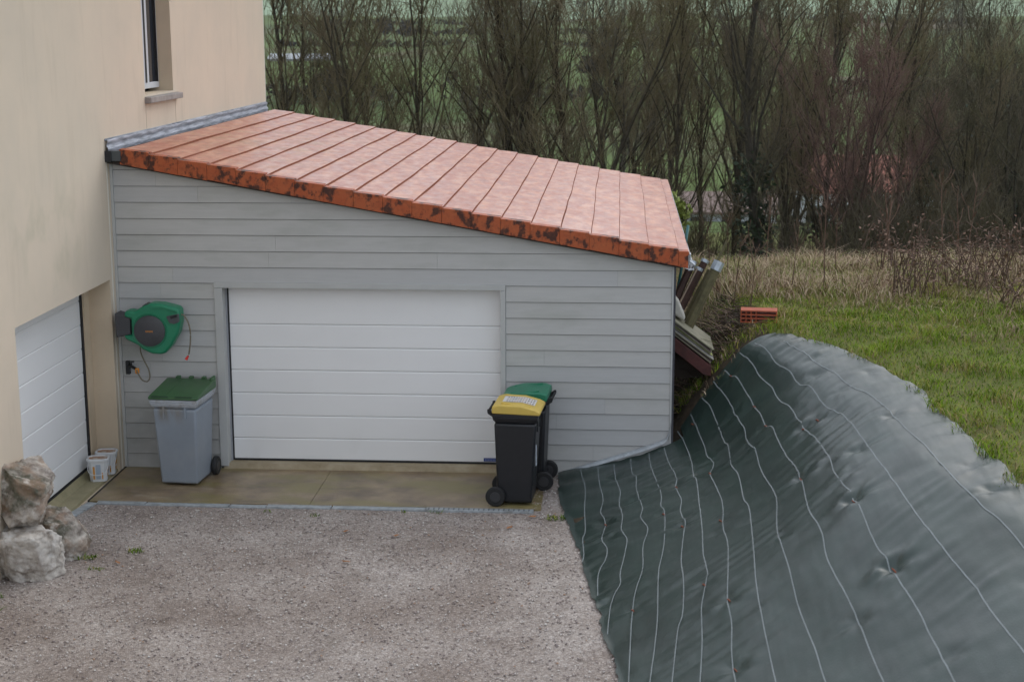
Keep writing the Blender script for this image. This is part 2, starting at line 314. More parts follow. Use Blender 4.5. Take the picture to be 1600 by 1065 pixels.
for j in range(5):
    for k in range(5):
        if hole(j,k): continue
        s.add([(0,Y[j],Z[k]),(0,Y[j+1],Z[k]),(0,Y[j+1],Z[k+1]),(0,Y[j],Z[k+1])],[(0,1,2,3)])
s.add([(0,7.48,-.15),(-8,7.48,-.15),(-8,7.48,6.6),(0,7.48,6.6)],[(0,1,2,3)])
s.add([(0,-7.5,-.15),(-8,-7.5,-.15),(-8,-7.5,6.6),(0,-7.5,6.6)],[(0,3,2,1)])
s.add([(-8,7.48,-.15),(-8,-7.5,-.15),(-8,-7.5,6.6),(-8,7.48,6.6)],[(0,1,2,3)])
s.build('wall',m_render,house)
s=MB()
for (a,b,c,d,dep) in ((-2.86,-.2,.0,2.1,.45),(1.36,2.5,3.96,5.35,.3)):
    s=MB(); s.add([(0,a,c),(0,b,c),(0,b,d),(0,a,d),(-dep,a,c),(-dep,b,c),(-dep,b,d),(-dep,a,d)],[(0,4,5,1),(1,5,6,2),(2,6,7,3),(3,7,4,0)])
    s.build('reveal',m_reveal,house)
s=MB(); s.prism([(-7.9,6.7),(0.4,6.7),(0.4,6.62),(-8.4,6.62),(-8.4,6.7)],-7.9,7.9,'y'); s.prism([(-8.4,6.705),(.4,6.705),(-4,8.6)],-7.9,7.9,'y'); s.build('roof',m_roofh,house)
# house garage door
hd=MB()
def ribdoor(s,x0,x1,z0,ztop,first,pitch,y,nmax=20):
    """sectional panels: each a shallow slab with chamfered top and bottom edges (faces -y)"""
    z=z0; zs=[z0]; k=0
    while first+k*pitch<ztop-.2 and k<nmax: zs.append(first+k*pitch); k+=1
    zs.append(ztop)
    for a,b in zip(zs,zs[1:]):
        s.prism([(y+.04,a),(y+.004,a+.0015),(y,a+.008),(y,b-.014),(y+.008,b-.003),(y+.04,b)],x0,x1,'x')
T=Matrix.Translation((-.27,0,0))@Matrix.Rotation(R(90),4,'Z')
s=MB(); ribdoor(s,-2.95,-.42,.115,2.12,.37,.2565,0)
s.v=[tuple(T@Vector((v[0],v[1],v[2]))) for v in s.v]
hdo=s.build('garage_door',m_white,house); hdo['label']='white ribbed garage door recessed in the cream wall'
s=MB(); s.box(-.31,-.262,-2.9,-.41,.075,.112); s.box(-.30,-.25,-.418,-.385,.09,2.12); s.build('door_seal',m_dark,hdo)
s=MB(); s.box(-.32,-.255,-.384,-.36,.05,2.12); s.box(-.32,-.24,-.36,-.199,.05,2.12); s.build('door_jamb',m_reveal,hdo)
# window
wf=MB(); x0,x1=-.215,-.165
for a,b,c,d in ((1.37,2.49,4.0,4.07),(1.37,1.45,4.07,5.34),(2.42,2.49,4.07,5.34),(1.86,2.1,4.07,5.34)): wf.box(x0,x1,a,b,c,d)
win=wf.build('window',m_pvc,house,bevel=.006)
s=MB(); s.box(-.2,-.185,1.45,1.86,4.07,5.34); s.box(-.2,-.185,2.1,2.42,4.07,5.34); s.build('pane',m_glass,win)
s=MB(); s.box(-.164,-.158,1.95,2.0,4.07,5.34); s.box(-.19,-.15,2.405,2.419,4.07,5.34); s.build('gasket',m_dark,win)
s=MB(); s.prism([(-.2,3.955),(.075,3.93),(.075,3.865),(.0,3.86),(-.2,3.86)],1.34,2.66,'y')
m_csill=M('sill_concrete',(.30,.27,.25),.8,var=.2,vscale=8,bump=.3); s.build('sill',m_csill,win,bevel=.006)
m_jl=M('joint_line',(.45,.37,.29),.9)
for y in (1.36,2.56): s=MB(); s.box(-.01,.0022,y,y+.006,3.58,3.86); s.build('render_joint',m_jl,house)
m_bead=M('corner_white',(.72,.68,.6),.7)
s=MB(); s.box(-.01,.003,7.455,7.483,-.15,6.6); s.build('corner_bead',m_bead,house)
s=MB(); s.box(-.01,.003,-.13,-.10,-.1,3.4); s.build('corner_bead',m_bead,house)

# ---------------- garage ----------------
gar=empty('garage'); tag(gar,'grey clad lean-to garage with a sloping orange tile roof beside the cream house','garage')
m_clad=M('grey_cladding',(.475,.47,.455),.5,.4,var=.035,vscale=2.5,bump=.10,bscale=18,stretch=(1.2,1,14))
stain(m_clad,(.30,.31,.27),2.2,.5,.75,.4,(.6,1,2)); stain(m_clad,(.16,.165,.15),1.6,.35,.7,.55,mask=(0,0,.0,1.6,1,1.5))
m_clad2=M('grey_trim',(.47,.475,.465),.5,.4,var=.04,vscale=3)
m_clad3=M('grey_cladding_board_tint',(.455,.455,.45),.5,.4,var=.035,vscale=2.5,bump=.10,bscale=18,stretch=(1.2,1,14))
W=5.945; pitch=.1717; z0b=-.0155
def under(x): return 3.33-.1765*x
random.seed(4)
s=MB()
def board(xa,xb,z,zt,k):
    # weatherboard: bottom edge proud, leaning back to the top, clipped by the roof slope
    yb=-.025; yt=-.013
    def cl(x,zz): return min(zz,under(x)-.004)
    cuts=[xa,xb]
    xm=(3.33-.004-zt)/.1765; xl=(3.33-.004-z)/.1765
    if xl<=xa: return
    xb=min(xb,xl)
    pts=[xa]+([xm] if xa<xm<xb else [])+[xb]
    for a,b in zip(pts,pts[1:]):
        ta,tb=cl(a,zt),cl(b,zt)
        fa=(ta-z)/(zt-z); fb=(tb-z)/(zt-z)
        vs=[(a,yb,z),(b,yb,z),(b,yb+(yt-yb)*fb,tb),(a,yb+(yt-yb)*fa,ta),(a,-.006,z),(b,-.006,z),(b,-.006,tb),(a,-.006,ta)]
        s.add(vs,[(0,1,2,3),(0,4,5,1),(4,7,6,5),(3,2,6,7),(0,3,7,4),(1,5,6,2)],k)
ox0,ox1,oz=1.155,4.128,1.995
fx0,fx1=ox0-.085,ox1+.055; fz=oz+.055
i=0
z=z0b
while z<3.35:
    zt=z+pitch-.006 if z>z0b else z+pitch-.006
    spans=[(.032,W-.02)]
    if z<fz-.01:
        spans=[(.032,fx0-.003),(fx1+.003,W-.02)]
    for a,b in spans:
        js=sorted([random.uniform(a,b) for _ in range(1 if b-a<3 and random.random()<.5 else (2 if b-a>3 else 0))])
        q=[a]+[j for j in js if a+.3<j<b-.3]+[b]
        for u,v in zip(q,q[1:]): board(u,v-.0012 if v!=b else v,z,zt+.0,random.choice([0,0,1]))
    z+=pitch
s.build('cladding',[m_clad,m_clad3],gar)
m_body=M('garage_body',(.12,.125,.125),.8)
s=MB()  # structural shell behind the boards: front pieces around the door opening, side, back
for xa,xb,za in ((.0,ox0-.02,-.1),(ox1+.02,W,-.1),(ox0-.02,ox1+.02,oz+.02)):
    s.add([(xa,-.006,za),(xb,-.006,za),(xb,-.006,under(xb)-.005),(xa,-.006,under(xa)-.005),(xa,.1,za),(xb,.1,za),(xb,.1,under(xb)-.005),(xa,.1,under(xa)-.005)],[(0,1,2,3),(4,7,6,5),(0,3,7,4),(1,5,6,2),(0,4,5,1),(3,2,6,7)])
s.box(W-.1,W,.1,7.3,-.1,under(W)-.005); 
s.add([(.0,7.3,-.1),(W,7.3,-.1),(W,7.3,under(W)-.01),(0,7.3,under(0)-.01)],[(0,1,2,3)])
s.build('wall_shell',m_body,gar)
s=MB()
s.box(fx0,fx1,-.04,.0,oz,fz+.005); s.box(fx0,ox0,-.04,.0,.03,oz-.002); s.box(ox1,fx1,-.04,.0,.03,oz-.002)
s.box(ox0-.018,ox0,.0,.13,.03,oz); s.box(ox1,ox1+.018,.0,.13,.03,oz); s.box(ox0,ox1,.0,.13,oz+.001,oz+.018)
fr=s.build('door_frame',m_clad2,gar,bevel=.003)
s=MB(); s.box(.0,.03,-.030,.0,-.08,under(0)-.01); s.build('corner_trim',m_clad2,gar,bevel=.002)
s=MB(); s.box(W-.018,W+.014,-.034,.0,.3,under(W)-.01); s.build('corner_trim',m_clad2,gar,bevel=.002)
s=MB(); s.box(W+.001,W+.022,-.038,.06,.3,under(W)-.02); s.build('dark_corner_angle',M('dark_angle',(.05,.05,.06),.5),gar)
s=MB(); ribdoor(s,ox0+.032,ox1-.002,.075,oz+.02,.311,.2535,.12,6)
gd=s.build('garage_door',m_white,gar); gd['label']='wide white ribbed garage door set in the grey cladding'
s=MB(); s.box(ox0+.032,ox1,.115,.16,.055,.074); s.box(ox0+.016,ox0+.031,.11,.16,.06,oz+.01); s.build('door_seal',m_dark,gd)
s=MB(); s.box(ox0,ox0+.016,.10,.16,.03,oz+.01); s.build('door_rail',M('rail_grey',(.33,.34,.37),.5),gd)
m_blue=M('blue_plate',(.03,.05,.22),.4); s=MB(); s.box(3.93,4.10,.112,.119,.088,.125); pl=s.build('name_plate',m_blue,gd)
s=MB()
for k,x in enumerate([3.945,3.962,3.98,3.996,4.013,4.03,4.047,4.064,4.08]): s.box(x,x+.009,.110,.1119,.100,.114)
s.build('plate_lettering',M('plate_text',(.22,.28,.45),.5),pl)

# roof
m_tile=M('clay_tile',(.42,.125,.06),.36,.75,col2=(.34,.085,.04),vscale=9,bump=.12,bscale=60,detail=6,stretch=(1.6,.7,1))
m_tile.node_tree.nodes['Principled BSDF'].inputs['Coat Weight'].default_value=.4; m_tile.node_tree.nodes['Principled BSDF'].inputs['Coat Roughness'].default_value=.3
stain(m_tile,(.60,.27,.15),3,.45,.65,.75,(2.5,1,1)); stain(m_tile,(.11,.05,.035),14,.60,.74,.6,(1,.5,1)); stain(m_tile,(.30,.24,.07),2.6,.5,.75,.45,mask=(.8,3.5,3.3,2.4,4,2))
nt=m_tile.node_tree;N=nt.nodes;L=nt.links
tcf=N.new('ShaderNodeTexCoord'); nf=N.new('ShaderNodeTexNoise'); nf.inputs['Scale'].default_value=7; nf.inputs['Detail'].default_value=7; mpt=N.new('ShaderNodeMapping'); mpt.inputs['Scale'].default_value=(1.3,.55,1); L.new(tcf.outputs['Object'],mpt.inputs[0]); L.new(mpt.outputs[0],nf.inputs['Vector'])
mrf=N.new('ShaderNodeMapRange'); mrf.inputs[1].default_value=.35; mrf.inputs[2].default_value=.65; mrf.inputs[3].default_value=.30; mrf.inputs[4].default_value=.60; L.new(nf.outputs[0],mrf.inputs[0]); L.new(mrf.outputs[0],N['Principled BSDF'].inputs['Roughness'])
rf=empty('roof'); rf.parent=gar
s=MB(); DX=.307; x=.15; k=0; sl=.1765
def ztop(x): return 3.5-sl*x
rows=[]
while x<6.0:
    rows.append(x); x+=DX
for x in rows:
    x2=min(x+DX+.012,6.1); yy=-.10; j=0; rd=[]
    while yy<7.36:
        ln=.42; y2=min(yy+ln,7.38); dz=.008*noise.noise(Vector((x,yy*.8,2))); dx=.016*noise.noise(Vector((x*2,yy*.7,7)))
        z1=ztop(x)-.012+dz; z2=ztop(x2)+.007+dz; th=.024; a,b=x+dx,x2+dx
        rd.append((yy,a,b,z1,z2)); 
        if y2>=7.38: rd.append((y2,a,b,z1,z2))
        yy=y2; j+=1
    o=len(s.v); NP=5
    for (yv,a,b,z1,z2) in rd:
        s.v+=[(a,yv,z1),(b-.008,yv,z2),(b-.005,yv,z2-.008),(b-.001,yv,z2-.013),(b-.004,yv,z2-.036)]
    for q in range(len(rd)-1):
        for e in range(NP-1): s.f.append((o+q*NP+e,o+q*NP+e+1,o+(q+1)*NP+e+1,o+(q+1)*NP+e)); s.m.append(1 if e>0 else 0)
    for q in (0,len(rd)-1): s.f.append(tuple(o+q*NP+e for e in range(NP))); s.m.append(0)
s.build('roof_tiles',[m_tile,M('seam_dirt_shade',(.20,.07,.04),.9,.1)],rf)  # dark red step faces: seam dirt, plus overlap shade painted into the colour
m_verge=M('verge_tile',(.42,.105,.035),.55,.35,col2=(.38,.08,.025),vscale=12,bump=.2,bscale=60)
stain(m_verge,(.025,.013,.011),8,.50,.58,.9,(1,1,.8),detail=4); stain(m_verge,(.16,.05,.022),20,.5,.7,.6)
random.seed(8)
for x in rows:
    x2=min(x+DX-.002,6.085); s=MB(); dz=random.uniform(-.004,.004); dy=random.uniform(-.004,.003)
    zt1,zt2=ztop(x)-.002+dz,ztop(x2)+.016+dz
    s.add([(x,-.135+dy,zt1),(x2,-.137+dy,zt2),(x2,-.137+dy,zt2-.178),(x,-.135+dy,zt1-.158),(x,-.112+dy,zt1),(x2,-.112+dy,zt2),(x2,-.112+dy,zt2-.178),(x,-.112+dy,zt1-.158)],[(0,3,2,1),(4,5,6,7),(0,1,5,4),(1,2,6,5),(2,3,7,6),(3,0,4,7)])
    s.add([(x,-.112+dy,zt1),(x2,-.112+dy,zt2),(x2,.0,zt2+.001),(x,.0,zt1+.001),(x,-.112+dy,zt1-.02),(x2,-.112+dy,zt2-.02),(x2,.0,zt2-.02),(x,.0,zt1-.02)],[(0,1,2,3),(4,7,6,5),(1,5,6,2),(2,6,7,3),(3,7,4,0)])
    s.build('verge_tile',m_verge,rf,bevel=.003)
s=MB(); s.add([(0,-.1,3.32),(6.02,-.1,3.32-sl*6.02),(6.02,7.36,3.32-sl*6.02),(0,7.36,3.32),(0,-.1,3.44),(6.02,-.1,3.44-sl*6.02),(6.02,7.36,3.44-sl*6.02),(0,7.36,3.44)],[(0,3,2,1),(4,5,6,7),(0,1,5,4),(1,2,6,5),(2,3,7,6),(3,0,4,7)])
s.build('roof_deck',M('roof_deck',(.05,.04,.035),.9),rf)
# lead flashing against the house wall
m_lead=M('lead_flashing',(.40,.42,.48),.5,.5,col2=(.20,.215,.25),vscale=9,bump=.8,bscale=22,stretch=(1,.35,3.5),contrast=(.38,.6))
random.seed(3)
for a,b in ((-.14,2.35),(2.34,4.75),(4.74,7.46)):
    s=MB(); n=int((b-a)/.03); m=9
    o=.004 if a<0 else 0
    for j in range(m+1):
        for i in range(n+1):
            y=a+(b-a)*i/n; t=j/m; z=3.375+.19*t
            off=.022+.010*math.sin(t*math.pi*5)+.008*noise.noise(Vector((y*4,t*6,a)))+ (.03*(1-t)**3) + o
            s.v.append((off,y,z+.006*noise.noise(Vector((y*3,9,a)))))
    for j in range(m):
        for i in range(n): s.f.append((j*(n+1)+i,j*(n+1)+i+1,(j+1)*(n+1)+i+1,(j+1)*(n+1)+i)); s.m.append(0)
    s.box(.0,.012,a,b-.005,3.555,3.575)
    f=s.build('lead_flashing',m_lead,rf,smooth=True)
s=MB(); s.box(.004,.165,-.05,7.4,3.352,3.372); s.build('flashing_tray',M('dark_lead',(.085,.095,.12),.5),rf)
s=MB(); s.box(-.004,.07,-.158,-.02,3.335,3.452); s.box(.07,.165,-.15,-.03,3.345,3.45,1); s.build('gutter_end_box',[M('black_end',(.015,.016,.02),.5),M('charcoal_end',(.06,.07,.075),.5)],rf,bevel=.004)
# gutter on the low side
m_zinc=M('zinc_gutter',(.5,.52,.55),.35,.5,metal=.7,var=.2,vscale=10)
gt=MB(); n=10
for yv in (-.12,7.38):
    for rr in (.05,.044):
        for i in range(n+1):
            t=math.pi*i/n; gt.v.append((6.085-rr*math.cos(t),yv,2.30-rr*math.sin(t)))
k=n+1
for i in range(n):
    gt.f+= [(i,i+1,2*k+i+1,2*k+i),(k+i,3*k+i,3*k+i+1,k+i+1),(i,k+i,k+i+1,i+1)]; gt.m+=[0]*3
gt.tube([(6.135,-.12,2.302),(6.135,7.38,2.302)],.006,6)
se=MB(); se.box(6.098,6.112,-.13,.02,2.30,2.41); se.tube([(6.10,-.13,2.34),(6.15,-.13,2.30),(6.14,-.12,2.25),(6.09,-.11,2.245)],.014,6); se.build('gutter_end_bracket',m_zinc,gar)
gt.build('gutter',m_zinc,gar)
# ---------------- bins ----------------
def make_bin(name,label,W,D,Hh,mb,ml,mw,lidkind,loc,rz,group=None,rim=None):
    """local: front towards -y, hinge, handle and wheels towards +y"""
    t=empty(name,loc,rz); tag(t,label,'wheelie bin',group)
    s=MB(); w,d=W/2,D/2
    s.frustum((-w*.78,w*.78,-d*.72,d*.66),(-w*.9,w*.9,-d*.92,d*.78),.025,Hh-.10)
    s.frustum((-w*.9,w*.9,-d*.92,d*.78),(-w*.9,w*.9,-d*.92,d*.78),Hh-.10,Hh-.04)
    body=s.build('body',mb,t,bevel=.025,seg=3,smooth=True)
    s=MB(); s.frustum((-w*.93,w*.93,-d*.95,d*.8),(-w,w,-d,d*.84),Hh-.075,Hh-.03); s.frustum((-w,w,-d,d*.84),(-w,w,-d,d*.84),Hh-.03,Hh)
    s.build('rim',rim or mb,t,bevel=.008,smooth=True)
    for x in (-w*.45,w*.45): s=MB(); s.box(x-.012,x+.012,-d*.955,-d*.86,Hh-.2,Hh-.06); s.build('reinforcing_rib',mb,t,bevel=.004)
    # lid: slopes up to the hinge
    s=MB(); zf,zb=Hh+.004,Hh+.075
    if lidkind=='flat':
        pr=[(-d-.012,zf),(-d-.012,zf+.028),(-d*.9,zf+.04),(d*.72,zb+.03),(d*.84,zb+.012),(d*.86,zf+.02),(d*.8,zf)]
    else:
        pr=[(-d-.02,zf-.01),(-d-.02,zf+.022),(-d*.86,zf+.05),(-d*.3,zf+.085),(d*.6,zb+.02),(d*.84,zb),(d*.86,zf+.01),(d*.8,zf)]
    s.prism(pr,-w-.008,w+.008,'x')
    lid=s.build('lid',ml,t,bevel=.012,seg=3,smooth=True)
    s=MB()
    if lidkind=='flat':
        mg=M('grip_plastic',(.02,.06,.025),.7)
        for x in (-w*.55,w*.45): s=MB(); s.box(x-.09,x+.09,-d-.014,-d+.035,zf+.0285,zf+.036); s.build('lid_grip',mg,lid)
        s=MB(); s.prism([(-d*.9,zf+.044),(d*.7,zb+.034),(d*.7,zb+.03),(-d*.9,zf+.038)],-w*.33,-w*.31,'x')
        for x in (-w*.55,0,w*.55): s.box(x-.02,x+.02,d*.68,d*.86,zb+.0,zb+.05)
        s.box(w*.9,w*.99,d*.5,d*.9,zb,zb+.055)
        s.build('lid_ridges',ml,lid,bevel=.004)
    else:
        s.prism([(-d*.7,zf+.055),(-d*.7,zf+.07),(d*.5,zb+.036),(d*.5,zb+.02)],-w*.8,-w*.66,'x'); s.build('lid_ridge',ml,lid,bevel=.005); s=MB(); s.prism([(-d*.7,zf+.055),(-d*.7,zf+.07),(d*.5,zb+.036),(d*.5,zb+.02)],w*.66,w*.8,'x')
        s.build('lid_ridge',ml,lid,bevel=.005)
    # handle bar and hinge brackets
    s=MB()
    for x in (-w*.75,w*.75): s.prism([(d*.74,Hh-.06),(d*1.04,Hh-.01),(d*1.06,Hh+.03),(d*.98,Hh+.035),(d*.8,Hh+.0)],x-.012,x+.012,'x')
    s.tube([(-w*.8,d*1.01,Hh+.012),(w*.8,d*1.01,Hh+.012)],.013,10)
    s.build('handle',mb if lidkind=='flat' else mw,t,smooth='auto')
    for sx in (-1,1):
        s=MB(); s.lathe([(.03,-.026),(.092,-.026),(.1,-.016),(.1,.016),(.092,.026),(.03,.026)],(sx*(w*.86+.02),d*.72,.1),'x',24)
        wh=s.build('wheel',mw,t,smooth='auto')
        s=MB(); s.lathe([(.0,.0),(.055,.0),(.06,.006),(.06,.008),(.0,.008)] if False else [(.012,-.03),(.05,-.03),(.055,-.024),(.055,.024),(.05,.03),(.012,.03)],(sx*(w*.86+.02),d*.72,.1),'x',16); s.build('hub',M('hub_plastic',(.035,.035,.038),.45),wh,smooth='auto')
    s=MB(); s.tube([(-w*.9,d*.72,.1),(w*.9,d*.72,.1)],.012,8); s.build('axle',mw,t)
    return t,w,d,Hh,lid,body
m_blk=M('black_plastic',(.010,.011,.014),.42,.5,var=.2,vscale=20,bump=.1,bscale=200); m_tyre=M('tyre_rubber',(.012,.012,.013),.7)
m_grey=M('grey_blue_plastic',(.25,.285,.33),.5,.5,var=.07,vscale=3,bump=.1,bscale=100)
stain(m_grey,(.21,.175,.125),5,.5,.66,.7,(1.6,1.6,.35),mask=(-.08,-.3,.86,.4,.5,.2)); stain(m_grey,(.33,.34,.36),3,.5,.7,.35); stain(m_grey,(.13,.14,.16),16,.62,.7,.5,(.35,1,1.6),mask=(0.0,-.3,.55,.35,.5,.25))
m_lg=M('dark_green_lid',(.045,.115,.045),.5,.5,var=.12,vscale=6); m_rim=stain(M('pale_rim',(.42,.45,.49),.6,var=.1,vscale=8),(.25,.2,.15),12,.5,.7,.6)
m_yel=M('yellow_lid',(.62,.44,.09),.45,.5,var=.06,vscale=8); m_lt=M('teal_green_lid',(.02,.19,.105),.42,.5,var=.1,vscale=8)
make_bin('wheelie_bin','grey wheelie bin with a dark green lid, standing under the hose reel',.515,.66,.945,m_grey,m_lg,m_tyre,'flat',(.815,-.47,0),R(-4),'wheelie bins in front of the garage',m_rim)
t,w,d,Hh,lid,_=make_bin('wheelie_bin','black wheelie bin with a bright yellow lid and a white sticker',.47,.50,.955,m_blk,m_yel,m_tyre,'dome',(4.355,-.985,0),R(86),'wheelie bins in front of the garage')
m_stk=M('sticker',(.68,.66,.64),.4); 
T=Matrix.Rotation(math.atan2(.035-.0,d*.9),4,'X')
s=MB(); s.add([(-w*.62,-d*.62,Hh+.083),(w*.62,-d*.62,Hh+.083),(w*.62,d*.1,Hh+.1105),(-w*.62,d*.1,Hh+.1105)],[(0,1,2,3)]) if False else None
def lidz(y):  # top surface of the domed lid
    zf,zb=Hh+.004,Hh+.075; P=[(-d-.02,zf+.022),(-d*.86,zf+.05),(-d*.3,zf+.085),(d*.6,zb+.02),(d*.84,zb)]
    return itp(P,y)
s=MB()
ya,yb=-d*.8,d*.5
for p_,q_ in ((ya,-d*.3),(-d*.3,yb)): s.add([(-w*.4,p_,lidz(p_)+.0035),(w*.6,p_,lidz(p_)+.0035),(w*.6,q_,lidz(q_)+.0035),(-w*.4,q_,lidz(q_)+.0035)],[(0,1,2,3)])
# the sticker faces the camera: on the bin's side edge of the lid as well
st=s.build('sticker',m_stk,lid)
s=MB(); random.seed(2)
for k in range(11):
    y=ya+.015+k*.026; 
    for j in range(3):
        x=-w*.33+j*.075; s.add([(x,y,lidz(y)+.0055),(x+.04,y,lidz(y)+.0055),(x+.04,y+.012,lidz(y+.012)+.0055),(x,y+.012,lidz(y+.012)+.0055)],[(0,1,2,3)],random.choice([0,1]))
s.build('sticker_print',[M('print_dark',(.15,.13,.13),.6),M('print_tan',(.45,.3,.22),.6)],st)
s=MB(); s.box(-.055,-.035,-.273,-.262,.0,.0); 
s=MB(); s.box(-w*.72,-w*.6,-d*.905,-d*.885,.42,.63); s.build('reflective_strip',M('strip_white',(.55,.62,.7),.4),t)
make_bin('wheelie_bin','black wheelie bin with a teal green lid, half hidden behind the yellow-lidded one',.46,.50,.945,m_blk,m_lt,m_tyre,'dome',(4.455,-.40,0),R(-94),'wheelie bins in front of the garage')

# ---------------- hose reel ----------------
m_rg=M('reel_green',(.012,.20,.10),.38,.5,var=.06,vscale=8); m_rd=M('reel_dark',(.055,.055,.06),.5,var=.1,vscale=15); m_hose=M('hose_olive',(.17,.145,.10),.5,var=.15,vscale=30)
reel=empty('hose_reel',(.435,-.03,1.575)); reel.scale=(.885,1,.88); tag(reel,'green wall hose reel with a dark round cover, hung on the grey cladding','hose reel')
def rp_(zx,zy):   # outline traced in the reel's own plane, metres
    return ((zx-250)*.00224,-(zy-190)*.00232)
out=[rp_(*p) for p in ((112,98),(125,88),(150,86),(172,92),(196,74),(222,60),(262,46),(320,48),(405,68),(416,84),(416,150),(402,205),(362,270),(327,308),(300,315),(258,313),(205,290),(182,268),(118,238),(104,216),(150,216),(150,128),(116,122))]
s=MB(); s.prism(out,-.28,-.10,'y'); rb=s.build('casing',m_rg,reel,bevel=.028,seg=3,smooth=True)
s=MB(); s.lathe([(.0,-.30),(.175,-.30),(.188,-.292),(.19,-.27)],(0,0,0.0),'y',40); cv=s.build('round_cover',m_rd,reel,smooth='auto')
s=MB(); s.lathe([(.192,-.284),(.206,-.288),(.214,-.278),(.214,-.26),(.192,-.26)],(0,0,0),'y',40); s.build('cover_ring',M('ring_green',(.010,.16,.08),.4),reel,smooth='auto')
s=MB()
for k in range(8): s.box(-.045+k*.0115,-.045+k*.0115+.007,-.303,-.3005,-.012-(.003 if k%3==1 else 0),.007)
s.build('badge_lettering',M('badge_orange',(.55,.22,.05),.5),cv)
s=MB(); s.prism([rp_(*p) for p in ((60,102),(142,128),(142,212),(64,230))],-.26,-.06,'y'); s.box(-.42,-.36,-.22,.0,-.05,.17); s.build('wall_bracket',m_rd,reel,bevel=.01)
s=MB(); s.prism([rp_(*p) for p in ((345,112),(412,98),(414,140),(385,152),(360,145))],-.30,-.2,'y'); nz=s.build('hose_guide',M('guide_dark',(.07,.075,.08),.5),reel,bevel=.008)
s=MB(); s.prism([rp_(*p) for p in ((365,112),(404,100),(404,114),(372,124))],-.305,-.25,'y'); s.build('guide_slot',m_dark,nz)
s=MB(); s.prism([rp_(*p) for p in ((210,62),(232,48),(252,52),(250,70),(215,72))],-.25,-.15,'y'); s.build('release_latch',m_rd,reel,bevel=.006)
s=MB(); s.prism([rp_(*p) for p in ((262,60),(320,58),(400,80),(400,90),(318,70),(262,74))],-.292,-.27,'y'); s.build('casing_ridge',m_rg,reel,bevel=.006)
def smooth(pts,n=6):
    P=[Vector(p) for p in pts]; P=[P[0]*2-P[1]]+P+[P[-1]*2-P[-2]]; o=[]
    for i in range(1,len(P)-2):
        for k in range(n):
            t=k/n; o.append(.5*((2*P[i])+(-P[i-1]+P[i+1])*t+(2*P[i-1]-5*P[i]+4*P[i+1]-P[i+2])*t*t+(-P[i-1]+3*P[i]-3*P[i+1]+P[i+2])*t**3))
    return o+[P[-2]]
s=MB(); s.tube(smooth([(*((rp_(a,b)[0]),), -.22, rp_(a,b)[1]) for a,b in ((408,108),(430,112),(452,150),(461,200),(458,260),(448,318))]),.0095,8); hz=s.build('hose',m_hose,reel,smooth=True)
s=MB(); p=rp_(432,345); s.tube([(p[0]+.028,-.22,p[1]+.045),(p[0],-.225,p[1])],[.012,.019],8); s.build('hose_end',M('red_connector',(.65,.04,.03),.4),hz)
s=MB(); s.tube(smooth([(rp_(a,b)[0],c,rp_(a,b)[1]) for a,b,c in ((178,270,-.16),(174,310,-.15),(186,355,-.14),(210,410,-.13),(214,455,-.13),(198,476,-.13),(172,468,-.13),(152,432,-.14),(146,412,-.14))]),.009,8); s.build('hose',m_hose,reel,smooth=True)
tap=empty('outdoor_tap',(.11,-.03,1.12)); tag(tap,'small black wall tap with an orange hose connector below the green reel','tap')
s=MB(); s.box(-.03,.01,-.05,.0,-.07,.07); s.tube([(0,-.03,.02),(.06,-.09,.02),(.10,-.10,0)],.016,8); s.tube([(.045,-.08,.02),(.045,-.08,.075)],.008,6); s.box(.02,.075,-.09,-.07,.07,.08)
s.build('tap_body',m_dark,tap,smooth='auto'); s=MB(); s.lathe([(.018,-.03),(.024,-.02),(.024,.02),(.018,.03)],(.115,-.11,-.018),'z',10); s.build('connector',M('orange_connector',(.75,.28,.02),.4),tap,smooth='auto')

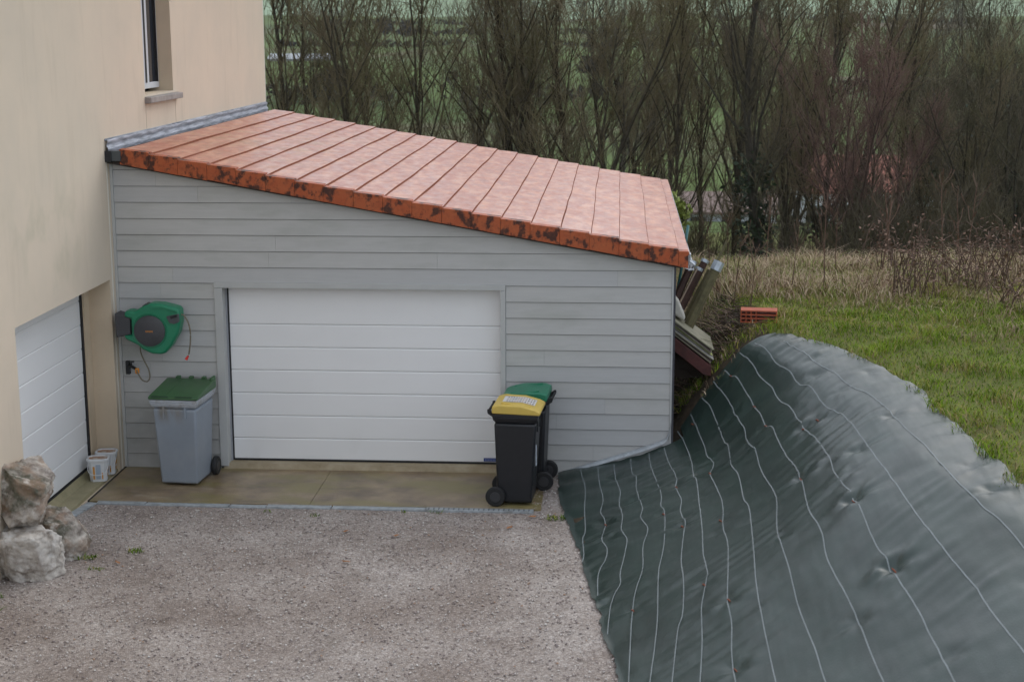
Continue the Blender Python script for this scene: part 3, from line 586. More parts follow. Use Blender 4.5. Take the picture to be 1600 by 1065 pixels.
# ---------------- buckets ----------------
m_bw=M('bucket_white',(.66,.67,.68),.45,var=.04,vscale=10)
def bucket(loc,rz,label,sc_=1):
    t=empty('bucket',loc,rz); tag(t,label,'bucket','plastic buckets on the house threshold')
    def oct_(w,d,c): return [(-w,-d+c),(-w+c,-d),(w-c,-d),(w,-d+c),(w,d-c),(w-c,d),(-w+c,d),(-w,d-c)]
    s=MB(); a=oct_(.085,.07,.03); b=oct_(.105,.09,.035); n=8
    vs=[(x,y,.0) for x,y in a]+[(x,y,.25) for x,y in b]+[(x*.94,y*.94,.25) for x,y in b]+[(x*.94,y*.94,.235) for x,y in b]
    s.add(vs,[tuple(range(8))[::-1]]+[(i+k*8,(i+1)%8+k*8,(i+1)%8+8+k*8,i+8+k*8) for k in range(3) for i in range(8)]+[tuple(range(24,32))])
    s.build('tub',m_bw,t,bevel=.004)
    s=MB(); b2=oct_(.113,.098,.035)
    s.add([(x,y,.225) for x,y in b2]+[(x,y,.247) for x,y in b2]+[(x*.93,y*.93,.2515) for x,y in b2],[(i+k*8,(i+1)%8+k*8,(i+1)%8+8+k*8,i+8+k*8) for k in range(2) for i in range(8)])
    s.build('rim',m_bw,t)
    s=MB(); s.add([(x*.925,y*.925,.2375) for x,y in b],[tuple(range(8))]); s.build('lid_dirt',stain(M('lid_tan',(.45,.38,.32),.7),(.28,.12,.05),14,.5,.62,.9),t)
    s=MB(); s.tube(smooth([(-.11,0,.22),(-.09,-.115,.12),(0,-.125,.085),(.09,-.115,.12),(.11,0,.22)]),.0035,6); s.build('handle',m_bw,t)
    s=MB()
    def lab(x0,x1,z0,z1,mi,face=0):
        o=.0025
        if face==0:
            f=lambda z:-(.07+.02*z/.25)-o
            s.add([(x0,f(z0),z0),(x1,f(z0),z0),(x1,f(z1),z1),(x0,f(z1),z1)],[(0,1,2,3)],mi)
        else:
            f=lambda z:(.085+.02*z/.25)+o
            s.add([(f(z0),x0,z0),(f(z0),x1,z0),(f(z1),x1,z1),(f(z1),x0,z1)],[(0,1,2,3)],mi)
    lab(-.05,-.03,.03,.17,0); lab(-.02,.03,.03,.19,1); lab(.04,.053,.03,.1,0)
    lab(-.045,.04,.10,.15,0,1); lab(-.03,.03,.04,.08,0,1); lab(-.03,.03,.155,.185,2,1)
    s.build('label_print',[M('label_orange',(.65,.30,.06),.5),M('label_grey',(.36,.42,.5),.5),M('label_ochre',(.42,.32,.08),.5)],t)
    t.scale=(sc_,)*3
    return t
bucket((-.085,-.64,.03),R(12),'white plastic bucket with orange print, the nearer of the pair by the white door')
bucket((-.08,-.38,.03),R(8),'white plastic bucket, the farther of the pair, tucked against the cream pillar')

# ---------------- boulders ----------------
m_rock=M('limestone',(.50,.455,.40),.9,.3,col2=(.17,.14,.12),vscale=7,bump=1,bscale=26,detail=8,contrast=(.36,.6))
stain(m_rock,(.045,.05,.025),2.6,.52,.62,.75,(1,1,1)); stain(m_rock,(.28,.19,.13),5,.5,.6,.6); stain(m_rock,(.62,.58,.53),7,.56,.66,.7)
m_rock2=M('pale_limestone',(.55,.51,.46),.9,.3,col2=(.24,.205,.175),vscale=6,bump=1,bscale=26,detail=8,contrast=(.3,.55))
stain(m_rock2,(.13,.10,.075),4.5,.52,.64,.75,(1.2,1.2,.6)); stain(m_rock2,(.66,.64,.61),9,.5,.66,.6)
def boulder(loc,size,rot,seed,m,label,cuts=9):
    rr=random.Random(seed); bm=bmesh.new(); bmesh.ops.create_icosphere(bm,subdivisions=6,radius=1)
    pl=[(Vector((rr.uniform(-1,1),rr.uniform(-1,1),rr.uniform(-1,1))).normalized(),rr.uniform(.55,.85)) for _ in range(cuts)]+[(Vector((0,0,1)),.7),(Vector((0,0,-1)),.7),(Vector((1,0,.1)).normalized(),.72),(Vector((0,-1,.2)).normalized(),.75)]
    for v in bm.verts:
        p=v.co.copy()
        for nrm,dd in pl:
            q=p.dot(nrm)
            if q>dd: p-=nrm*(q-dd)*.93
        p*=1+.10*noise.fractal(p*1.8+Vector((seed,0,0)),1,2,4)+.06*noise.fractal(p*5+Vector((seed,3,0)),.8,2,5)
        p-= p.normalized()*max(0,.06*noise.noise(p*3.5+Vector((seed*2,0,1))))*1.3
        v.co=Vector((p.x*size[0],p.y*size[1],p.z*size[2]))
    me=bpy.data.meshes.new('boulder'); bm.to_mesh(me); bm.free(); me.materials.append(m); me.shade_smooth()
    o=bpy.data.objects.new('boulder',me); col.objects.link(o); o.location=loc; o.rotation_euler=rot
    tag(o,label,'boulder','boulders piled at the foot of the house'); return o
boulder((.08,-3.18,.73),(.36,.43,.30),(.25,R(24),.2),11,m_rock,'brown weathered boulder perched on top of the other rocks by the house')
boulder((.17,-3.38,.20),(.42,.42,.31),(0,.02,.25),4,m_rock2,'large pale boulder lowest and nearest in the pile by the house')
boulder((.30,-2.84,.15),(.32,.36,.30),(.1,R(8),-.2),23,m_rock,'grey boulder with a dark broken face beside the wet slab corner')
boulder((-.30,-3.95,.3),(.45,.3,.35),(0,0,.5),37,m_rock2,'pale boulder lying farthest left, half behind the large low one')
# ---------------- ground-cover fabric on the bank ----------------
m_fab=M('woven_fabric',(.018,.034,.028),.40,.58,var=.22,vscale=2.2,bump=.14,bscale=70,stretch=(1.6,.6,1))
nt=m_fab.node_tree;N=nt.nodes;L=nt.links
fb=N['Principled BSDF']
tcf=N.new('ShaderNodeTexCoord'); mpf=N.new('ShaderNodeMapping'); mpf.inputs['Scale'].default_value=(14,.9,3); L.new(tcf.outputs['Object'],mpf.inputs[0])
nf=N.new('ShaderNodeTexNoise'); nf.inputs['Scale'].default_value=2; nf.inputs['Detail'].default_value=6; L.new(mpf.outputs[0],nf.inputs['Vector'])
mrf=N.new('ShaderNodeMapRange'); mrf.inputs[1].default_value=.3; mrf.inputs[2].default_value=.7; mrf.inputs[3].default_value=.31; mrf.inputs[4].default_value=.39; L.new(nf.outputs[0],mrf.inputs[0]); L.new(mrf.outputs[0],fb.inputs['Roughness'])
m_line=M('white_thread',(.19,.215,.22),.6,var=.15,vscale=8)
pins=np.array(PINS); prs=np.random.RandomState(7)
pth=prs.rand(len(pins))*6.28; pamp=.25+prs.rand(len(pins))*.6; pamp[[4,5,20]]=1.3
npin=len(pins); ex=np.stack([5.3+prs.rand(34)*2.9,-7+prs.rand(34)*6.8],1); pins=np.concatenate([pins,ex]); pth=np.concatenate([pth,prs.rand(34)*6.28]); pamp=np.concatenate([pamp,.15+.45*prs.rand(34)])
def wr(x,y):
    v=Vector((x,y,0))
    a=.018*noise.noise(Vector((x*1.1,y*.7,1)))+.011*noise.noise(Vector((x*2.2+y*.3,y*4.2,5)))
    m=max(0,noise.noise(Vector((x*.9,y*.9,20)))+.1)
    a+=.028*m*noise.noise(Vector((x*1.2+.6*y,(y-.5*x)*9,8)))+.0022*noise.noise(Vector((x*14,y*7,2)))
    nw=sstep(-1.5,-.15,y)*sstep(6.6,5.4,x)
    a+=nw*(.030*noise.noise(Vector((x*1.6+y*1.4,(y*3.2-x*1.2),31)))+.010*noise.noise(Vector((x*9,y*2,3))))
    tt=sstep(.35,.05,x-itp(TOE,y)); a+=tt*.02*(noise.noise(Vector((x*3,y*3.3,40)))+.3)
    dx=x-pins[:,0]; dy=y-pins[:,1]; d=np.sqrt(dx*dx+dy*dy)
    k=d<.7
    if k.any():
        dd=d[k]; th=np.arctan2(dy[k],dx[k])
        a+=float(np.sum(pamp[k]*(-.030*np.exp(-(dd/.07)**2)+.008*np.exp(-((dd-.13)/.07)**2)*(1+np.cos(th+pth[k]))+.011*np.exp(-dd/.20)*np.cos(5*th+pth[k])*np.minimum(1,dd/.1))))
    return a
def ztopf(x,y): return max(.010,max(H(x,y),0)+wr(x,y)*sstep(0,.12,x-itp(TOE,y)+.08)+.006)
def hsm(x,y):   # bank height, smoothed
    return (H(x,y)*2+H(x+.06,y)+H(x-.06,y)+H(x,y-.1)+H(x,min(y+.1,.5)))/6
def zf(x,y):
    e=sstep(0,.12,x-itp(TOE,y)+.08)
    return max(.010,max(0,hsm(x,y) if x>itp(TOE,y)+.12 else H(x,y))+wr(x,y)*e+.012)
def YB(x): return -.045 if x<5.965 else itp([(5.965,-.03),(6.0,.17),(6.4,.30),(7.1,.42)],x)
ns,ntt=190,380
V=[]
for i in range(ns+1):
    s_=i/ns
    x0=4.77+s_*2.35; yb=YB(x0)
    yb+=.012*noise.noise(Vector((x0*7,3,3)))
    for j in range(ntt+1):
        y=yb+(-8.4-yb)*j/ntt
        a=itp(TOE,y)-.03; b=itp(TOP,y)+.03
        e0_=.05*noise.noise(Vector((y*2.1,1,1)))+.03*noise.noise(Vector((y*7,5,1))); e1_=.05*noise.noise(Vector((y*1.5,9,1)))+.022*(((y*3.1+noise.noise(Vector((y,2,2))))%1)-.5)
        if j<1: e0_=0
        x=a+e0_*(1-s_)**6*sstep(0,-.3,y)+s_*(b-a)+e1_*s_**12
        V.append((x,y,zf(x,y)))
F=[(i*(ntt+1)+j,i*(ntt+1)+j+1,(i+1)*(ntt+1)+j+1,(i+1)*(ntt+1)+j) for i in range(ns) for j in range(ntt)]
V=np.array(V); F=np.array(F); MI=[0]*len(F)
Vs=[V];Fs=[F]; off=len(V)
for ln in LINES:
    P=smooth([(p[0],p[1],0) for p in ln],7)
    pts=[]
    for q in P:
        if q.y<YB(q.x)-.01: pts.append((q.x,q.y))
    vv=[]
    for a_,(x,y) in enumerate(pts):
        p0=pts[max(0,a_-1)]; p1=pts[min(len(pts)-1,a_+1)]; d=Vector((p1[0]-p0[0],p1[1]-p0[1])).normalized(); nx,ny=-d.y*.0045,d.x*.0045
        for sg in (-1,1): vv.append((x+sg*nx,y+sg*ny,zf(x+sg*nx,y+sg*ny)+.0045))
    k=len(pts); ff=[(2*q+off,2*q+1+off,2*q+3+off,2*q+2+off) for q in range(k-1)]
    Vs.append(np.array(vv)); Fs.append(np.array(ff)); MI+=[1]*len(ff); off+=len(vv)
fo=link('ground_cover_fabric',rawmesh('ground_cover_fabric',np.concatenate(Vs),np.concatenate(Fs),[m_fab,m_line],MI,True))
tag(fo,'dark green woven weed fabric with pale thread lines pinned over the earth bank','weed fabric')
m_rust=M('rusty_steel',(.22,.06,.03),.8,var=.4,vscale=40)
for i,(x,y) in enumerate(PINS):
    if i in (9,16,17,21,23): continue
    z=zf(x,y); l=.05 if i in (4,5,20) else .022
    s=MB(); s.tube([(x+.012,y-l,z+.004),(x+.004,y-l*.4,z+.012),(x-.006,y+l,z+.008),(x-.008,y+l+.006,z-.03)],.0055,6); s.build('staple',m_rust,fo)
# pale membrane strip along the foot of the cladding
s=MB(); pts=[(4.79,.0),(5.2,.135),(5.62,.275),(5.86,.37),(5.915,.44),(5.94,.56)]
P=smooth([(a,-.05,b) for a,b in pts],4)
for p in P: 
    hgt=.038; s.v+=[(p.x,-.060,p.z-.01),(p.x,-.050,p.z+hgt),(p.x,-.040,p.z-.01)]
k=len(P)
for i in range(k-1): s.f+=[(3*i,3*i+1,3*i+4,3*i+3),(3*i+1,3*i+2,3*i+5,3*i+4)]; s.m+=[0,0]
s.build('edge_membrane',M('membrane_grey',(.40,.43,.45),.5,var=.15,vscale=15,bump=.2),fo,smooth=True)

# ---------------- grass ----------------
def blades(P,hgt,wid,lean,seed):
    rs=np.random.RandomState(seed); n=len(P); a=rs.rand(n)*6.283; w=wid*(.6+.8*rs.rand(n)); 
    la=rs.rand(n)*6.283; l=lean*hgt*(.2+rs.rand(n))
    d=np.stack([np.cos(a)*w,np.sin(a)*w,np.zeros(n)],1)/2; ld=np.stack([np.cos(la)*l,np.sin(la)*l,np.zeros(n)],1)
    up=np.zeros((n,3)); up[:,2]=hgt
    v0=P-d; v1=P+d; v2=P+d*.7+up*.6+ld*.4; v3=P-d*.7+up*.6+ld*.4; v4=P+up*(1-.25*lean)+ld*1.1; v5=v4+d*.15
    V=np.stack([v0,v1,v2,v3,v4,v5],1).reshape(-1,3); b=6*np.arange(n)[:,None]
    F=np.concatenate([np.array([[0,1,2,3]])+b,np.array([[3,2,5,4]])+b],0)
    return V,F
def scat(n,x0,x1,y0,y1,test,seed,zo=-.02):
    rs=np.random.RandomState(seed); xs_=x0+(x1-x0)*rs.rand(n); ys_=y0+(y1-y0)*rs.rand(n); o=[]
    for x,y in zip(xs_,ys_):
        if test(x,y): o.append((x,y,H(x,y)+.05*noise.noise(Vector((x*.9,y*.9,0)))+zo))
    return np.array(o)
gg=[M('grass_'+str(i),c,.8,.05) for i,c in enumerate([(.13,.22,.012),(.21,.30,.025),(.07,.13,.01),(.27,.25,.05),(.33,.25,.13)])]
def grassobj(name,P,h,wid,lean,seed,mats,prob,label,cat):
    rs=np.random.RandomState(seed+50); n=len(P); hh=np.array([h(p)*(.5+rs.rand()) for p in P])
    V,F=blades(P,hh,wid,lean,seed)
    c=np.array([prob(p,rs) for p in P]); mi=np.concatenate([c,c])
    return tag(link(name,rawmesh(name,V,F,mats,mi)),label,cat,kind='stuff')
def top_(y): return itp(TOP,y)
def okg(x,y):
    if y<.45: return x>top_(y)-.02+.05*math.sin(y*9) and x<top_(y)+5.5
    if y<1.1: return x>6.04 and y>YB(x)-.03 and noise.noise(Vector((x*3,y*3,6)))>-.45-.6*(y<.6)
    return x>6.8 or noise.noise(Vector((x*2,y*2,6)))>.0 and x>6.2
Pg=scat(190000,6,14.5,-8,5.0,okg,1)
def pr_green(p,rs):
    t=noise.noise(Vector((p[0]*1.1,p[1]*1.1,9)))+.3*noise.noise(Vector((p[0]*4,p[1]*4,9)))
    r=rs.rand(); dry=max(.2+.9*max(0,noise.noise(Vector((p[0]*1.6,p[1]*1.6,77)))),sstep(.3,4.5,p[1]+t*3.5+1))
    if p[1]<1.2 and p[0]<7.2 and p[1]>.1: dry=max(dry,.55)
    if r<dry*.8: return 4 if rs.rand()<.6 else 3
    return rs.choice([0,1,2,3],p=[.4,.27+.0,.25,.08]) if t<.15 else rs.choice([0,1,2,3],p=[.3,.45,.1,.15])
grassobj('grass',Pg,lambda p:(.06+.13*max(0,noise.noise(Vector((p[0]*1.9,p[1]*1.9,3)))))*(1.2 if p[1]>0 else 1),.007,1.1,3,gg,pr_green,'short green meadow grass growing up to the edge of the weed fabric','grass')
dd_=[M('dry_'+str(i),c,.8,.05) for i,c in enumerate([(.44,.33,.22),(.54,.43,.30),(.32,.22,.15),(.20,.23,.06),(.20,.14,.10)])]
def okd(x,y):
    t=noise.noise(Vector((x*.7,y*.7,15)))
    return y>2.0+t*3.5-max(0,(x-7.6))*1.15 and (y>1.4 or noise.noise(Vector((x*3,y*3,44)))>0)
Pd=scat(95000,6.2,17,-1.2,14,okd,2)
def pr_dry(p,rs):
    t=noise.noise(Vector((p[0]*.8,p[1]*.5,19)))
    return rs.choice([0,1,2,3,4],p=[.32,.24,.2,.14,.1] if t<.05 else [.2,.14,.14,.44,.08])
grassobj('dry_grass',Pd,lambda p:(.14+.28*max(0,noise.noise(Vector((p[0]*.9,p[1]*.9,23)))+.3))*(1 if p[1]>3 else .55 if p[1]>.8 else .4),.010,1.0,4,dd_,pr_dry,'tall tan dry grass covering the far part of the meadow','dry grass')
# sprouts at the yard edges
def okw(x,y):
    for cx,cy,r in ((4.78,-1.55,.13),(.55,-2.95,.13),(.95,-2.75,.12),(.75,-3.25,.10),(.1,-4.3,.2),(1.9,-1.5,.05),(2.4,-1.6,.06),(.0,-4.0,.2),(3.6,-1.42,.07),(3.25,-1.43,.05)):
        if (x-cx)**2+((y-cy)*1.6)**2<r*r*(.4+.6*abs(noise.noise(Vector((x*9,y*9,1))))*2): return True
    return False
rs=np.random.RandomState(9); X=rs.rand(60000)*6-.5; Yv=-4.6+rs.rand(60000)*3.4
Pw=np.array([(x,y,-.01) for x,y in zip(X,Yv) if okw(x,y)])
grassobj('weeds',Pw,lambda p:.035,.009,1.4,6,gg,lambda p,rs:rs.choice([0,2,3],p=[.4,.4,.2]),'tiny green weeds sprouting at the edges of the gravel yard','weeds')
# fallen leaves
lf=M('fallen_leaf',(.30,.13,.05),.8,var=.3,vscale=9)
random.seed(12)
for x,y in ((2.95,-2.95),(3.3,-2.2),(2.8,-2.1),(4.35,-1.9),(4.55,-1.55),(.9,-3.1)):
    a=random.uniform(0,6.28); l=.045; s=MB(); c,sn=math.cos(a),math.sin(a)
    pts=[(-l,0,.012),(-l*.3,l*.35,.02),(l*.6,l*.25,.014),(l,0,.024),(l*.5,-l*.3,.012),(-l*.4,-l*.3,.018)]
    s.add([(x+p[0]*c-p[1]*sn,y+p[0]*sn+p[1]*c,p[2]) for p in pts],[tuple(range(6))])
    tag(s.build('fallen_leaf',lf),'small brown curled leaf lying on the gravel','leaf','fallen leaves on the gravel')

# ---------------- things beside the garage ----------------
PX=lambda px:6.12+(px-1075)*.0072
PZ=lambda py:2.25-(py-400)*.0071
m_wood=M('mossy_wood',(.11,.095,.045),.85,var=.3,vscale=12,bump=.4,bscale=30); m_brown=M('dark_brown_timber',(.055,.025,.018),.8,var=.3,vscale=12); m_cap=M('silver_cap',(.42,.46,.50),.4,.5,metal=.4,var=.2,vscale=20)
def pole(a,b,ya,yb,r,n,m,nm,label,cat,cap=None,grp='poles leaning beside the garage'):
    A=Vector((PX(a[0]),ya,PZ(a[1]))); B=Vector((PX(b[0]),yb,PZ(b[1])))
    s=MB(); s.tube([A,(A+B)/2+Vector((0,0,.004)),B],[r,r*.97,r*.93],n)
    if cap:
        t=empty(nm,A); t.location=(0,0,0); o=s.build('shaft',m,t,smooth='auto'); d=(B-A).normalized(); s=MB(); s.tube([B-d*cap,B+d*.006],r*1.08,n); s.build('end_cap',m_cap,t,smooth='auto'); o=t
    else: o=s.build(nm,m,smooth='auto')
    tag(o,label,cat,grp); return o
pole((1062,545),(1124,412),.75,.95,.060,8,m_wood,'post','thick mossy post with a broad silver end, foremost in the leaning bundle','post',.10)
pole((1064,540),(1138,383),1.0,1.2,.016,6,m_wood,'pole','thin pale stick reaching highest behind the mossy post','pole')
pole((1050,520),(1104,411),.85,1.05,.042,6,m_brown,'post','dark brown post with a small silver tip next to the mossy post','post',.03)
pole((1044,525),(1094,420),.75,.9,.040,6,m_brown,'post','dark brown post in the middle of the bundle, its silver tip the lowest','post',.03)
pole((1036,520),(1084,411),.7,.95,.044,6,m_brown,'post','dark brown post nearest the roof corner with a wide silver tip','post',.05)
pole((1052,548),(1112,428),.95,1.1,.035,6,m_wood,'post','weathered olive post without a cap, between the broad mossy post and the brown ones','post')
pole((1030,540),(1090,420),.6,.85,.011,6,M('pale_lath',(.3,.22,.16),.8),'lath','thin pale wooden lath between the dark brown posts','lath')
m_teal=M('teal_tube',(.012,.10,.10),.5)
s=MB(); s.tube([(6.0,1.2,.9),(6.02,1.25,1.7),(6.09,1.35,2.1),(6.15,1.5,2.5)],.016,8); tag(s.build('tube',m_teal,smooth=True),'slim teal tube standing up behind the roof corner','tube')
m_cor=[M('sheet_'+n_,c,.6,var=.2,vscale=10) for n_,c in (('straw',(.20,.185,.12)),('lime',(.42,.46,.14)),('pale',(.30,.285,.27)),('mauve',(.25,.19,.18)))]
for k in range(5):
    s=MB(); n=40; y0_=.45+.02*((k*7)%3); A=Vector((5.975,0,1.60-.036*k)); B=Vector((6.405-.012*((k*5)%3),0,1.285-.036*k))
    vs=[]
    for j in range(n+1):
        y=y0_+.75*j/n; u=math.sin(j/n*2*math.pi*8)
        nrm=Vector((.6,0,.8))
        for q in (A,B):
            vs.append(Vector((q.x,y,q.z))+nrm*.010*u); vs.append(Vector((q.x,y,q.z))+nrm*(.010*u-.013))
    s.v=[tuple(v) for v in vs]
    for j in range(n):
        a=4*j; s.f+=[(a,a+2,a+6,a+4),(a+1,a+5,a+7,a+3),(a+2,a+3,a+7,a+6),(a,a+4,a+5,a+1)]; mm=[0,3,1,2,3][k]; s.m+=[mm]*4
    s.f+=[(0,1,3,2),(4*n,4*n+2,4*n+3,4*n+1)]; s.m+=[0,0]
    tag(s.build('corrugated_sheet',m_cor),['topmost corrugated sheet of the tilted stack by the garage corner','second corrugated sheet from the top of the tilted stack','third corrugated sheet from the top of the tilted stack','fourth corrugated sheet from the top of the tilted stack','lowest corrugated sheet of the tilted stack'][k],'roofing sheet','tilted stack of corrugated sheets')
m_red=M('red_brown_board',(.075,.02,.016),.7,var=.3,vscale=10)
s=MB(); s.prism([(5.975,1.42),(6.385,1.10),(6.385,.99),(6.3,1.01),(5.975,1.27)],.44,.60,'y'); tag(s.build('beam',m_red,bevel=.006),'dark red-brown beam under the stack of corrugated sheets','beam')
s=MB(); s.prism([(6.0,1.30),(6.32,1.05),(6.30,.9),(5.99,.9)],.75,1.2,'y'); tag(s.build('pallet_block',M('dark_timber_block',(.05,.035,.025),.9),bevel=.006),'dark timber block holding up the corrugated sheets','timber')
s=MB(); s.prism([(5.975,1.84),(6.03,1.78),(6.105,1.60),(6.08,1.56),(5.975,1.63)],.62,1.1,'y'); tag(s.build('cement_bag',M('pale_bag',(.55,.52,.46),.8,var=.15,vscale=9),bevel=.03,seg=3,smooth=True),'pale slumped bag lying on top of the corrugated sheets','bag')
# hollow clay block
m_clay=M('clay_block',(.36,.075,.03),.8,var=.2,vscale=9); t=empty('hollow_brick',(6.93,1.0,H(6.93,1.0)+.06),R(-6)); tag(t,'orange hollow clay brick lying in the grass behind the fabric','brick')
s=MB(); 
for k in range(4): s.box(-.2,.2,-.1,.1,.0+k*.042,.012+k*.042)
for x in (-.2,-.145,-.09,-.035,.188): s.box(x,x+.011,-.099,.099,.0125,.1375 if False else .125)
s.build('block',m_clay,t)
# brushwood and dark rubble in the gap
m_brush=[M('brush_'+str(i),c,.9,.2) for i,c in enumerate([(.05,.033,.024),(.12,.08,.06),(.22,.16,.11),(.09,.10,.035)])]
def sticks(name,n,fp,ln,r,seed,mats,label,cat,up=.5,p=None):
    rs=np.random.RandomState(seed); V=[];F=[];mi=[]
    for i in range(n):
        x,y=fp(rs); z=H(x,y)+rs.rand()*.12; a=rs.rand()*6.28; l=ln*(.4+rs.rand()); e=(rs.rand()-.2)*up
        d=np.array([math.cos(a)*math.cos(e),math.sin(a)*math.cos(e),math.sin(e)])*l; q=np.array([x,y,z]); w=r*(.5+rs.rand())
        s1=np.array([-math.sin(a),math.cos(a),0])*w; s2=np.array([0,0,1.])*w; b=len(V)
        m_=q+d*.5+rs.randn(3)*l*.06
        for c,ww in ((q,1),(m_,.8),(q+d,.4)): V+= [c+s1*ww,c-s1*.5*ww+s2*.87*ww,c-s1*.5*ww-s2*.87*ww]
        for k in range(2):
            for j in range(3): F.append((b+3*k+j,b+3*k+(j+1)%3,b+3*k+3+(j+1)%3,b+3*k+3+j))
        mi+=[rs.choice(len(mats),p=p)]*6
    return tag(link(name,rawmesh(name,V,F,mats,mi)),label,cat,kind='stuff')
def gapf(rs):
    y=.5+rs.rand()*2.6; return 5.99+rs.rand()**1.3*(.8 if y>.7 else .4),y
sticks('brushwood',1100,gapf,.28,.006,3,m_brush,'dark tangle of brushwood and dead stems in the gap beside the garage','brushwood',.9,[.35,.3,.2,.15])

# brambles
m_bl=M('bramble_leaf',(.15,.085,.055),.8,var=.4,vscale=30)
def bramble(loc,r,n,seed,label,hh=.75):
    rs=random.Random(seed); t=empty('bramble',loc); tag(t,label,'bramble','brambles in the meadow')
    s=MB(); lv=MB()
    for i in range(n):
        a=rs.uniform(0,6.28); l=rs.uniform(.5,1)*r; h=rs.uniform(.5,1)*hh; c,sn=math.cos(a),math.sin(a); o=(rs.uniform(-.4,.4)*r,rs.uniform(-.4,.4)*r)
        P=[(o[0]+c*l*u,o[1]+sn*l*u,h*4*u*(1-u)*(1 if u<.5 else .9)+rs.uniform(-.03,.03)+h*.25*u) for u in (0,.12,.3,.5,.7,.85,1)]
        s.tube(P,[.006,.006,.005,.005,.004,.003,.002],3,cap=False)
        for p in P[1:]:
            for q in range(rs.choice([1,2,3])):
                b=Vector(p)+Vector((rs.uniform(-.08,.08),rs.uniform(-.08,.08),rs.uniform(-.05,.08))); d=Vector((rs.uniform(-1,1),rs.uniform(-1,1),rs.uniform(-.6,.6)))*.028; e=Vector((rs.uniform(-1,1),rs.uniform(-1,1),rs.uniform(-.6,.6)))*.022
                lv.add([b-d,b+e,b+d,b-e],[(0,1,2,3)])
    s.build('canes',m_brush[1],t); lv.build('leaves',m_bl,t); return t
for k,(x,y,r,n,lb) in enumerate(((8.9,2.4,.75,26,'sprawling bramble nearest the fabric, with arching brown canes'),(9.8,3.3,1.0,40,'large tangled bramble between two smaller ones on the right of the meadow'),(11.0,4.6,1.1,36,'bramble tangle at the right border, behind the green grass'),(9.9,1.7,.8,24,'low reddish bramble in front of the larger tangles on the right'),(9.3,5.2,.9,26,'tall bramble farthest back, against the dry grass'))):
    bramble((x,y,H(x,y)),r,n,k+3,lb,.8 if k!=3 else .5)
# dead stalks
m_stalk=M('dead_stalk',(.13,.075,.05),.9,var=.3,vscale=20)
def stalk(seed):
    rs=random.Random(seed); s=MB(); h=1.25; P=[(0,0,0)]; 
    for k in range(1,6): P.append((P[-1][0]+rs.uniform(-.02,.02),P[-1][1]+rs.uniform(-.02,.02),h*k/5))
    s.tube(P,[.009,.009,.008,.007,.006,.004],5)
    for k in range(9):
        z=rs.uniform(.45,1)*h; a=rs.uniform(0,6.28); l=rs.uniform(.06,.2); i=min(4,int(z/h*5)); b=P[i]
        s.tube([(b[0],b[1],z),(b[0]+math.cos(a)*l*.7,b[1]+math.sin(a)*l*.7,z+l*.6),(b[0]+math.cos(a)*l,b[1]+math.sin(a)*l,z+l*1.2)],[.004,.004,.008],3)
    return s
sp=[stalk(k).build('dead_stalk',m_stalk) for k in range(3)]
rs=random.Random(31); used=[0,0,0]
for k,(x,y) in enumerate([(6.9,1.9),(6.75,2.6),(7.5,3.0),(7.9,3.1),(7.2,4.5),(8.3,5.0),(6.9,5.5),(8.8,4.2),(9.3,6.5),(9.9,5.8),(10.4,7.0),(11.0,6.2),(11.6,7.3),(12.4,6.6),(7.6,7.5),(8.6,8.2),(9.6,8.6),(10.9,8.9),(12.0,8.3),(13.0,8.8),(6.8,7.8),(13.2,6.0),(11.3,4.6),(11.9,4.9),(12.7,5.2)]):
    v=k%3; o=sp[v] if not used[v] else sp[v].copy()
    if used[v]: col.objects.link(o)
    used[v]=1; o.location=(x,y,H(x,y)-.03); sc_=rs.uniform(.65,1.15); o.scale=(sc_,)*3; o.rotation_euler=(rs.uniform(-.12,.12),rs.uniform(-.12,.12),rs.uniform(0,6))
    tag(o,'dead brown weed stalk standing up out of the dry meadow grass','weed stalk','dead weed stalks in the meadow')
# ---------------- bare trees ----------------
def tubes(polys,sides):
    """polys: list of (k,4) arrays x,y,z,r -> quads"""
    Vs=[];Fs=[];off=0; by={}
    for p in polys: by.setdefault(len(p),[]).append(p)
    for k,L_ in by.items():
        A=np.array(L_,float); P=A[:,:,:3]; r=A[:,:,3]
        T_=np.empty_like(P); T_[:,1:-1]=P[:,2:]-P[:,:-2]; T_[:,0]=P[:,1]-P[:,0]; T_[:,-1]=P[:,-1]-P[:,-2]
        T_/=np.linalg.norm(T_,axis=2,keepdims=True)+1e-9
        u=np.tile(np.array([.31,.87,.38]),(len(A),k,1)); a=np.cross(T_,u); a/=np.linalg.norm(a,axis=2,keepdims=True)+1e-9; b=np.cross(T_,a)
        t=np.arange(sides)*2*np.pi/sides
        ring=P[:,:,None,:]+r[:,:,None,None]*(np.cos(t)[None,None,:,None]*a[:,:,None,:]+np.sin(t)[None,None,:,None]*b[:,:,None,:])
        n=len(A); V=ring.reshape(-1,3)
        base=np.arange(n)[:,None,None]*k*sides; i=np.arange(k-1)[None,:,None]*sides; j=np.arange(sides)[None,None,:]; j2=(j+1)%sides
        F=np.stack([base+i+j,base+i+j2,base+i+sides+j2,base+i+sides+j],-1).reshape(-1,4)+off
        Vs.append(V);Fs.append(F);off+=len(V)
    return np.concatenate(Vs),np.concatenate(Fs)
def grow(rs,p,d,l,r,k,wob,upp,endr=.35):
    o=[(*p,r)]; p=np.array(p,float); d=np.array(d,float); d/=np.linalg.norm(d)
    for i in range(1,k):
        d=d+rs.randn(3)*wob; d[2]+=upp; d/=np.linalg.norm(d); p=p+d*l/(k-1)
        o.append((*p,r*(1-(1-endr)*i/(k-1))))
    return np.array(o)
